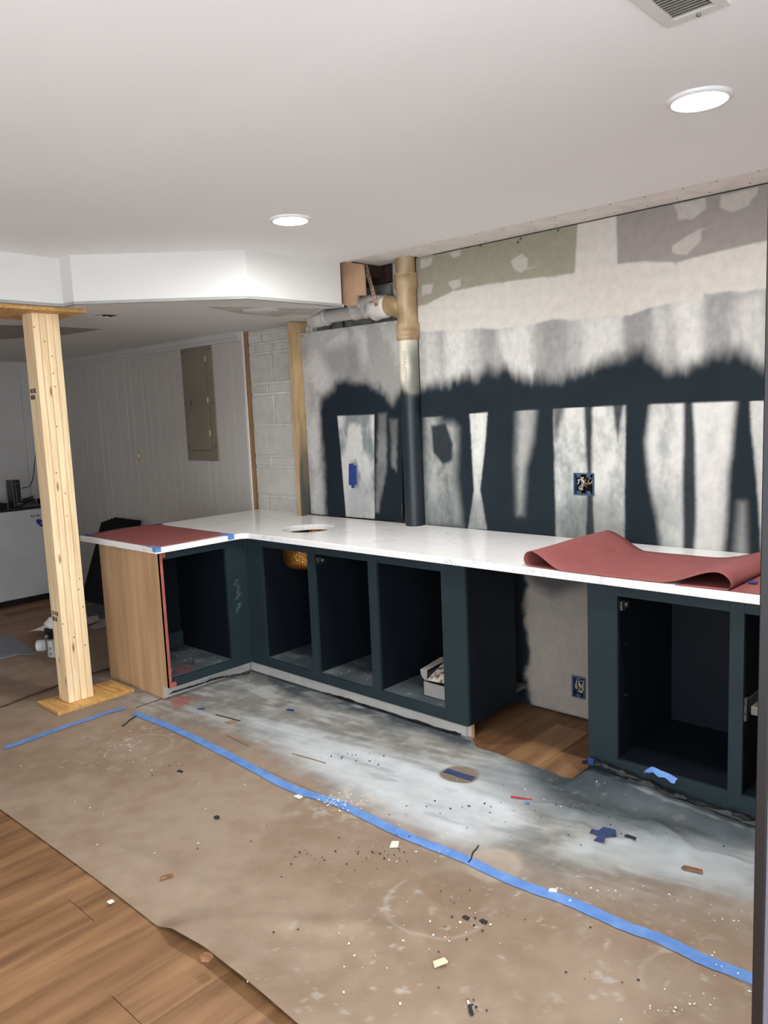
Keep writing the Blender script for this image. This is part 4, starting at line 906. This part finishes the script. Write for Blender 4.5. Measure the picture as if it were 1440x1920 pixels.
# curled bright tape by the right cabinet
tpts = [PY(1212, 1447, 2.875), PY(1222, 1443, 2.868), PY(1236, 1449, 2.860), PY(1255, 1457, 2.862), PY(1270, 1466, 2.868)]
vs = []
for i, p in enumerate(crom(tpts, 5)):
    vs += [(p[0], p[1]+.006, p[2]+.010), (p[0]-.004, p[1]-.006, p[2]+.006), (p[0]-.006, p[1]-.010, p[2]-.008+.004*math.sin(i))]
n = len(vs)//3
MB().add(vs, [(i*3+k, i*3+k+1, (i+1)*3+k+1, (i+1)*3+k) for i in range(n-1) for k in range(2)], True).build('tape_curl', M_blue, label='bright blue curled tape at the foot of the cabinet by the gap', cat='tape')
a = PY(1108, 1427, 2.87); MB().box(a[0]-.012, a[0]+.014, 2.862, 2.874, a[2]-.015, a[2]+.012, b=.002).build('tape_scrap', M_blued, label='dark blue tape tab at the corner of the floor gap', cat='tape')

# ================================================================== CONTENTS OF CABINETS
cb = T('small_carton', 'small opened grey carton with crumpled print inside the third bay', 'box', (-2.46, 3.05, ZO0+.001)); z = ZO0+.001
cx0, cx1, cy0, cy1 = -2.575, -2.375, 2.985, 3.13
m = MB().box(cx0, cx1, cy0, cy0+.003, z, z+.075).box(cx0, cx1, cy1-.003, cy1, z, z+.075).box(cx0, cx0+.003, cy0, cy1, z, z+.075).box(cx1-.003, cx1, cy0, cy1, z, z+.075).box(cx0, cx1, cy0, cy1, z, z+.003)
m.build('tray', M_carton, cb)
MB().prism([(cx0+.01, cy0+.015, z+.078), (cx1, cy0+.03, z+.085), (cx1, cy1+.02, z+.16), (cx0+.03, cy1, z+.15)], (0, 0, .002)).build('leaflet', M_news, cb)
MB().prism([(cx0-.035, cy0+.02, z+.125), (cx0+.01, cy0+.02, z+.13), (cx0+.05, cy1+.02, z+.165), (cx0-.01, cy1+.02, z+.16)], (0, 0, .002)).build('lid_flap', M_carton, cb)
MB().prism([(cx0-.035, cy0+.02, z+.125), (cx0+.01, cy0+.02, z+.13), (cx0+.008, cy0+.02, z+.082), (cx0-.004, cy0+.02, z+.074), (cx0-.02, cy0+.02, z+.082), (cx0-.032, cy0+.02, z+.10)], (0, .002, 0)).build('tuck_tab', M_carton, cb)
MB().prism([(cx0+.10, cy0+.06, z+.15), (cx0+.16, cy0+.06, z+.14), (cx0+.16, cy0+.08, z+.165), (cx0+.10, cy0+.08, z+.175)], (0, .003, .004)).build('card', M_yellow, cb)
# peninsula bay
def scrap(name, label, cat, pts, z, t, mat, zf=None):
    return MB().prism([(a, b, z+(zf(a, b) if zf else 0)) for a, b in pts], (0, 0, t)).build(name, mat, label=label, cat=cat)
zc_ = ZO0+.0005
pp = [PZ(*q, zc_)[:2] for q in [(322, 1262), (338, 1245), (352, 1250), (364, 1246), (357, 1261), (340, 1264)]]
scrap('red_paper_scrap', 'torn red paper scrap on the floor of the peninsula bay', 'paper', pp, zc_, .003, P('dusty_red', S(100, 70, 73), S(78, 56, 60), 20, rough=.8))
pp = [PZ(*q, zc_)[:2] for q in [(361, 1237), (366, 1243), (404, 1232), (398, 1228)]]
scrap('wood_shim', 'dusty wooden shim on the floor of the peninsula bay', 'shim', pp, zc_, .005, M_dust)
MB().box(-4.465, -4.445, 2.54, PX(344, 1195, -4.445)[1], zc_, zc_+.10, b=.002).build('drawer_block', M_teal, label='dark board standing inside the peninsula bay', cat='board')
m = MB(); rs = random.Random(5)
for i in range(26):
    a = (rs.uniform(-4.4, -3.95), rs.uniform(2.34, 2.73)); m.box(a[0], a[0]+.004, a[1], a[1]+.003, zc_, zc_+.002)
for i in range(22):
    a = (rs.uniform(-3.25, -2.4), rs.uniform(2.93, 3.2)); m.box(a[0], a[0]+.003, a[1], a[1]+.003, zc_, zc_+.002)
m.build('plaster_crumbs', M_chipw, label='white crumbs scattered on the cabinet bay floors', cat='crumbs', kind='stuff')

# ================================================================== LEFT BACKGROUND
fr = T('freezer', 'low pale grey freezer with a black top against the far wall', 'freezer', (-7.55, 2.6, 0))
box('cabinet', M_fridge, fr, -7.87, -7.285, 2.05, 3.17, .05, .862, b=.006); box('door', M_fridge, fr, -7.28, -7.235, 2.05, 3.17, .06, .862, b=.008)
box('top', M_black, fr, -7.88, -7.225, 2.04, 3.18, .862, .885, b=.004); box('base', M_black, fr, -7.85, -7.27, 2.07, 3.15, 0, .06)
a = PX(62, 968, -7.2345); bd = box('badge', M_black, fr, -7.2352, -7.231, a[1]-.02, a[1]+.055, a[2]-.008, a[2]+.011)
m = MB()
for i in range(9): m.box(-7.231, -7.2305, a[1]-.014+i*.0068, a[1]-.0095+i*.0068, a[2]-.003, a[2]+.006)
m.build('badge_print', M_lab, bd)
a = PX(78, 981, -7.22)
ca, sa = math.cos(-.75), math.sin(-.75); pts = []
for k in range(24):
    th = 2*math.pi*k/24; u = .05*math.cos(th)*(1.05); v = .026*math.sin(th); pts.append((-7.2335, a[1]+u*ca-v*sa, a[2]+u*sa+v*ca))
om = T('fridge_magnet', 'dark blue oval magnet on the grey freezer door', 'magnet', (-7.2335, a[1], a[2])); MB().prism(pts, (.012, 0, 0)).build('magnet_body', P('royal_blue', S(40, 36, 130), rough=.4), om)
MB().prism([(-7.2205, a[1]+u*ca-v*sa, a[2]+u*sa+v*ca) for u, v in [(-.015, -.005), (.03, -.005), (.03, .005), (-.015, .005)]], (.0008, 0, 0)).build('magnet_print', P('pale_blue', S(120, 130, 200), rough=.5), om)
gy0 = PX(24, 950, -7.30)[1]
gc_ = T('game_console', 'black console standing upright on the grey freezer', 'console', (-7.4, gy0+.06, .886))
box('shell', M_black, gc_, -7.44, -7.30, gy0+.015, gy0+.085, .886, 1.135, b=.004); box('front_strip', M_grey, gc_, -7.2995, -7.298, gy0+.04, gy0+.044, .90, 1.12); MB().lathe((-7.299, gy0+.065, 1.10), [(.0001, .001), (.007, .001), (.007, 0)], 12, 'X').build('power_button', M_grey, gc_)
box('front_label', M_lab, gc_, -7.2995, -7.298, gy0+.05, gy0+.078, .915, .918)
cbx = MB(); rs = random.Random(2); cy_ = gy0+.13
pts = [(-7.38+rs.uniform(-.06, .06), cy_+rs.uniform(-.06, .10), .895+rs.random()*.07) for _ in range(16)]
cbx.tube([tuple(p) for p in crom(pts, 5)], .008, 7); cbx.build('cable_coil', M_black, label='tangled black cable beside the upright console', cat='cable')
box('tool_handle', M_blackm, None, -7.40, -7.34, cy_+.125, cy_+.20, .887, .94, b=.02, label='dark grey handheld tool beside the tangled cable on the freezer', cat='tool')
box('flat_box', M_blackm, None, -7.55, -7.30, 2.55, gy0-.05, .886, .935, b=.004, label='flat black box on the grey freezer beside the console', cat='box')
a = [PX(*q, -7.925) for q in [(72, 820), (66, 860), (62, 895), (55, 912), (46, 914), (40, 916)]]
MB().tube([tuple(p) for p in crom(a, 5)], .004, 6).build('hanging_wire', M_black, label='thin black wire hanging down the grey wall', cat='wire')
# stack of black cabinet doors leaning on the panelling
labs = ['front black cabinet door of the stack leaning on the panelling', 'second black cabinet door of the leaning stack', 'third black cabinet door of the leaning stack', 'fourth black cabinet door of the leaning stack', 'rearmost black cabinet door of the leaning stack']
dl_ = PZ(166, 1122, 0)
for k in range(5):
    x0 = -6.93+.025*k; t = T('cabinet_door', labs[k], 'cabinet door', (x0+.2, 3.24+.035*k, .001), group='leaning black doors')
    tilt = math.radians(21-1.5*k); hgt = .735+.004*k; wdt = .46
    up = Vector((0, math.sin(tilt), math.cos(tilt))); nv = Vector((0, -math.cos(tilt), math.sin(tilt))); o0 = Vector((x0, 3.24+.036*k, .012))
    def bar(u0, u1, v0, v1, d0, d1): 
        p = [o0+Vector((u, 0, 0))+up*v+nv*d0 for u, v in ((u0, v0), (u1, v0), (u1, v1), (u0, v1))]; return MB().prism(p, nv*(d1-d0))
    bar(.05, wdt-.05, .05, hgt-.05, -.016, -.008).build('panel', M_blackm, t)
    bar(0, .055, 0, hgt, -.019, 0).build('stile', M_blackm, t); bar(wdt-.055, wdt, 0, hgt, -.019, 0).build('stile', M_blackm, t)
    bar(.055, wdt-.055, 0, .055, -.019, 0).build('rail', M_blackm, t); bar(.055, wdt-.055, hgt-.055, hgt, -.019, 0).build('rail', M_blackm, t)
# paint can and litter round it
a = kf(112, 1238); pcn = T('paint_can', 'dark paint can with a white label behind the timber post', 'paint can', (a[0], a[1], .012)); cx, cyy = a[0]*1.018, a[1]*1.018; R1 = .083
MB().lathe((cx, cyy, .012), [(.0005, 0), (R1, 0), (R1, .004), (R1-.002, .008), (R1-.002, .135)], 36).build('can_body', M_canp, pcn)
MB().lathe((cx, cyy, .012), [(R1-.0015, .135), (R1-.0015, .186), (R1+.001, .19), (R1+.001, .195), (R1-.008, .196), (R1-.010, .19)], 36).build('can_band', M_black, pcn)
MB().lathe((cx, cyy, .012), [(R1-.010, .19), (.07, .186), (.0005, .187)], 36).build('can_lid', M_grey, pcn)
def arcpatch(th0, th1, z0, z1, r_):
    vs = []
    for k in range(9):
        th = th0+(th1-th0)*k/8; vs += [(cx+r_*math.cos(th), cyy+r_*math.sin(th), z0), (cx+r_*math.cos(th), cyy+r_*math.sin(th), z1)]
    return MB().add(vs, [(2*k, 2*k+2, 2*k+3, 2*k+1) for k in range(8)], True)
thv = math.atan2(-cyy, -cx); lb = arcpatch(thv-.95, thv-.45, .022, .135, R1).build('can_label', M_lab, pcn)
for zz, hh in ((.085, .004), (.078, .003), (.070, .003)): arcpatch(thv-.85, thv-.55, zz, zz+hh, R1+.0006).build('label_line', M_ink, lb)
for k in range(5): arcpatch(thv-.82+k*.055, thv-.79+k*.055, .030, .056, R1+.0006).build('label_bar', M_ink, lb)
e_ = (cx+(R1+.004)*math.cos(thv-.9), cyy+(R1+.004)*math.sin(thv-.9), .165); MB().lathe((e_[0], e_[1], e_[2]), [(.0005, .012), (.010, .010), (.018, .004), (.018, 0)], 16, 'X').build('bail_ear', M_grey, pcn)
def crumple(c, rx, ry, rz, seed):
    bm = bmesh.new(); bmesh.ops.create_icosphere(bm, subdivisions=3, radius=1)
    for v in bm.verts:
        n_ = .55+.75*float(fbm(np.array([v.co.x*1.7+3]), np.array([v.co.y*1.7+v.co.z*2.1+5]), seed)[0]); v.co = (c[0]+v.co.x*rx*n_, c[1]+v.co.y*ry*n_, c[2]+max(v.co.z, -.45)*rz*n_)
    return MB().bm(bm)
crumple((cx-.01, cyy+.0, .236), .075, .07, .05, 3).build('white_rag', M_white, label='crumpled white rag on the paint can lid', cat='rag')
a = kf(72, 1222); MB().tube([(a[0], a[1], .045), (a[0]+.035, a[1]+.035, .045), (a[0]+.036, a[1]+.036, .045), (a[0]+.09, a[1]+.09, .045)], [.042, .042, .034, .034], 20).build('pipe_fitting', M_white, label='short white pipe fitting lying beside the paint can', cat='pipe fitting')
a = kf(75, 1212)
m = surf(np.linspace(0, 1, 14), np.linspace(0, 1, 10), lambda u, v: np.stack([a[0]-.42+.36*u+.05*v, a[1]+.06+.16*v+.1*u, .015+.085*np.sin(np.pi*u*.9)*(.5+.5*v)+.03*v], 1)); solid(m.build('white_sheet', M_white, label='bent white paper sheet on the floor beside the paint can', cat='paper'), .001)
pp = [kf(*q) for q in [(-40, 1262), (0, 1240), (35, 1231), (55, 1232), (70, 1229), (25, 1197), (0, 1198), (-40, 1202)]]
scrap('grey_underlay', 'grey underlay sheet on the floor at the frame edge', 'underlay', pp, .0135, .006, M_greysheet)
pp = [kf(*q) for q in [(162, 1140), (198, 1128), (200, 1160), (166, 1166)]]
scrap('dark_mat', 'dark mat on the floor below the leaning doors', 'mat', pp, .004, .008, P('charcoal_mat', S(66, 68, 72), rough=.8))
pp = [kf(*q) for q in [(160, 1170), (184, 1165), (187, 1172), (163, 1180)]]
scrap('offcut_board', 'white offcut board lying on another offcut by the dark mat', 'offcut', pp, .034, .018, M_carton)
pp = [kf(*q) for q in [(168, 1181), (197, 1170), (200, 1178), (178, 1184)]]
scrap('offcut_board', 'lower white offcut board by the dark mat', 'offcut', pp, .014, .018, M_carton)

# ================================================================== LITTER ON THE PAPER
def zp(x, y): return float(zpaper(np.array([x]), np.array([y]))[0])+.002
def chip(px, py, pts, t, mat, name, label, cat, group=None, rz=0):
    a = kf(px, py); z = max(zp(a[0]+u, a[1]+v) for u in (-.03, 0, .03) for v in (-.03, 0, .03))+.001; c_, s_ = math.cos(rz), math.sin(rz)
    return MB().prism([(a[0]+u*c_-v*s_, a[1]+u*s_+v*c_, z) for u, v in pts], (0, 0, t)).build(name, mat, label=label, cat=cat, group=group)
R4 = lambda w_, h_: [(-w_, -h_), (w_, -h_*.8), (w_*.9, h_), (-w_*.8, h_*.9)]
chip(978, 1502, [(-.045, -.006), (.04, -.003), (.045, .003), (-.045, .005)], .003, M_redbit, 'plastic_strip', 'thin red plastic strip on the sprayed paper', 'plastic bit', rz=.35)
chip(1133, 1575, [(-.055, -.03), (-.02, -.045), (.0, -.01), (.04, -.015), (.055, .02), (.02, .05), (-.01, .03), (-.03, .045), (-.05, .02), (-.02, .0)], .002, M_navy, 'tape_scrap', 'torn navy tape blot on the sprayed paper', 'tape', rz=.9)
chip(378, 1332, R4(.02, .008), .002, M_blued, 'tape_scrap', 'tiny dark blue tape scrap near the peninsula', 'tape', rz=.7)
chip(545, 1335, R4(.024, .010), .002, M_blued, 'tape_scrap', 'tiny dark blue tape scrap before the first bay', 'tape', rz=.2)
chip(988, 1511, R4(.010, .006), .002, M_blue, 'tape_scrap', 'tiny blue tape scrap next to the red plastic strip', 'tape')
chip(1298, 1638, R4(.035, .010), .005, M_chipb, 'wood_chip', 'brown wood chip on the sprayed paper near the door edge', 'wood chip', rz=.2)
chip(1182, 1578, R4(.022, .008), .003, M_chipd, 'paint_chip', 'black paint chip beside the navy tape blot', 'paint chip')
chip(825, 1817, R4(.022, .010), .007, P('cream_plastic', S(222, 212, 176), rough=.5), 'spacer_tab', 'cream plastic tab lying on the near floor paper', 'plastic tab', rz=1.15)
k_ = T('pen_tool', 'small dark pen-like tool lying on the near floor paper', 'tool', (*kf(882, 1900), .006)); a = kf(880, 1893); b2 = kf(885, 1910); zt = zp(*a)+.006
MB().tube([(*a, zt), (*b2, zt)], [.004, .006], 8).build('barrel', M_chipd, k_); MB().tube([(a[0]+(a[0]-b2[0])*.5, a[1]+(a[1]-b2[1])*.5, zt), (*a, zt)], [.003, .004], 8).build('tip', M_white, k_)
chip(313, 1652, R4(.024, .010), .003, M_chipb, 'wood_chip', 'flat brown wood chip on the near floor paper', 'wood chip', rz=1.1)
chip(390, 1821, [(-.02, -.012), (.0, -.02), (.02, -.01), (.016, .012), (-.004, .018), (-.02, .01)], .004, M_chipb, 'wood_chip', 'brown scrap on the bare plank floor by the lifted paper', 'wood chip')
chip(740, 1588, R4(.016, .022), .003, M_chipw, 'plaster_flake', 'white plaster flake on the near floor paper below the long tape', 'plaster flake', rz=.6)
chip(208, 1696, R4(.009, .009), .004, M_chipw, 'plaster_flake', 'white plaster crumb on the bare plank floor', 'plaster flake')
chip(1037, 1675, R4(.014, .007), .005, M_chipw, 'plaster_flake', 'white plaster chip on the long blue tape', 'plaster flake', rz=.5)
chip(560, 1498, R4(.018, .012), .004, M_chipw, 'plaster_flake', 'white plaster flake above the long blue tape', 'plaster flake')
chip(338, 1450, R4(.016, .008), .003, M_chipd, 'paint_chip', 'dark paint chip on the floor paper below the post', 'paint chip')
chip(407, 1537, [(-.012, -.008), (.01, -.01), (.014, .004), (0, .012), (-.012, .006)], .004, M_chipd, 'paint_chip', 'dark round paint chip alone on the floor paper', 'paint chip')
chip(874, 1726, R4(.011, .007), .004, M_chipd, 'paint_chip', 'dark paint chip above the cream tab', 'paint chip')
chip(907, 1733, R4(.012, .007), .004, M_chipd, 'paint_chip', 'dark paint chip right beside another above the cream tab', 'paint chip')
# folded corner and twig by the peninsula
chip(435, 1357, [(-.035, -.012), (.01, -.03), (.04, .0), (.0, .02)], .004, P('kraft_scrap', S(150, 126, 100), rough=.8), 'paper_scrap', 'torn brown paper corner on the sprayed paper', 'paper', rz=.4)
def stick(p0, p1, r_, mat, name, label, cat):
    a, b_ = kf(*p0), kf(*p1); n_ = 6
    MB().tube([(a[0]+(b_[0]-a[0])*t/5+.004*math.sin(t*1.7), a[1]+(b_[1]-a[1])*t/5, zp(a[0]+(b_[0]-a[0])*t/5, a[1]+(b_[1]-a[1])*t/5)+r_) for t in range(6)], r_, 6).build(name, mat, label=label, cat=cat)
stick((229, 1365), (255, 1346), .0035, M_chipd, 'dark_splinter', 'straight dark splinter by the meeting of the two blue tapes', 'splinter')
stick((405, 1343), (450, 1355), .0028, M_chipd, 'dark_splinter', 'thin dark curved splinter beside the torn paper corner', 'splinter')
stick((425, 1382), (466, 1402), .0022, M_chipb, 'dark_splinter', 'thin brown splinter below the torn paper corner', 'splinter')
stick((548, 1416), (610, 1434), .002, M_chipb, 'dark_splinter', 'long thin brown splinter on the white sprayed patch', 'splinter')
stick((878, 1622), (896, 1590), .0025, M_chipd, 'dark_splinter', 'dark splinter lying over the long blue tape', 'splinter')
# countless crumbs
def crumbs(spots, mat, name, label, seed, s0, s1):
    rs = random.Random(seed); m = MB()
    for (px, py, sx, sy, n_) in spots:
        for i in range(n_):
            a = kf(px+rs.gauss(0, sx), py+rs.gauss(0, sy)); s_ = rs.uniform(s0, s1); z = zp(*a)+.0015; th = rs.random()*6.3
            pts = [(a[0]+s_*(.6+.8*rs.random())*math.cos(th+j*1.57), a[1]+s_*(.5+.7*rs.random())*math.sin(th+j*1.57), z) for j in range(4)]
            if a[1] < 1.17 or (a[1] > 2.84) or a[0] > .2: continue
            m.prism(pts, (0, 0, s_*.7))
    m.build(name, mat, label=label, cat='crumbs', kind='stuff')
crumbs([(640, 1505, 26, 9, 110), (230, 1395, 40, 18, 30), (350, 1425, 30, 15, 10), (870, 1740, 50, 30, 16), (1140, 1680, 90, 10, 18), (700, 1790, 90, 50, 14), (300, 1500, 120, 60, 16), (1270, 1890, 60, 12, 18), (760, 1600, 90, 25, 18), (1370, 1730, 30, 12, 10), (900, 1480, 150, 25, 16), (1230, 1470, 90, 30, 16), (560, 1280, 120, 15, 14), (1350, 1815, 20, 10, 8)], M_chipw, 'plaster_specks', 'tiny white plaster specks scattered over the floor paper', 11, .0012, .0042)
crumbs([(640, 1610, 60, 12, 26), (700, 1600, 30, 8, 12), (880, 1730, 60, 30, 16), (500, 1580, 90, 30, 10), (660, 1425, 40, 8, 22), (930, 1520, 90, 20, 26), (250, 1440, 40, 8, 8), (750, 1590, 25, 10, 10), (420, 1760, 60, 10, 3), (1000, 1780, 120, 60, 10), (1120, 1560, 120, 30, 20), (890, 1890, 10, 6, 10)], M_chipd, 'paint_specks', 'tiny dark paint specks scattered over the floor paper', 12, .0012, .0042)

# ================================================================== DOOR EDGE AT THE RIGHT OF THE FRAME
_d = _ray(1422, 1300); dx_, dy_ = _d[0]/_d[1]*1.46, 1.46
dr = T('door_1', 'edge of an open dark-edged door at the frame border', None, (dx_+.4, dy_+.05, 0), kind='structure')
e0 = PY(1410.5, 1800, dy_)[0]; e1 = PY(1431.0, 1800, dy_)[0]
box('door_edge', M_doord, dr, e0, e1, dy_, dy_+.04, .008, 2.03, b=.002)
lf = box('door_leaf', M_doorf, dr, e1, .335, dy_+.006, dy_+.04, .008, 2.03)
for z0_, z1_ in ((.18, .92), (1.06, 1.88)): box('door_panel', M_doorf, lf, e1+.13, .335-.12, dy_+.001, dy_+.007, z0_, z1_, b=.004)
MB().lathe((.26, dy_-.05, .95), [(.0005, -.0), (.026, 0), (.028, .02), (.012, .03), (.012, .056)], 20, 'Y').build('door_knob', M_grey, dr)
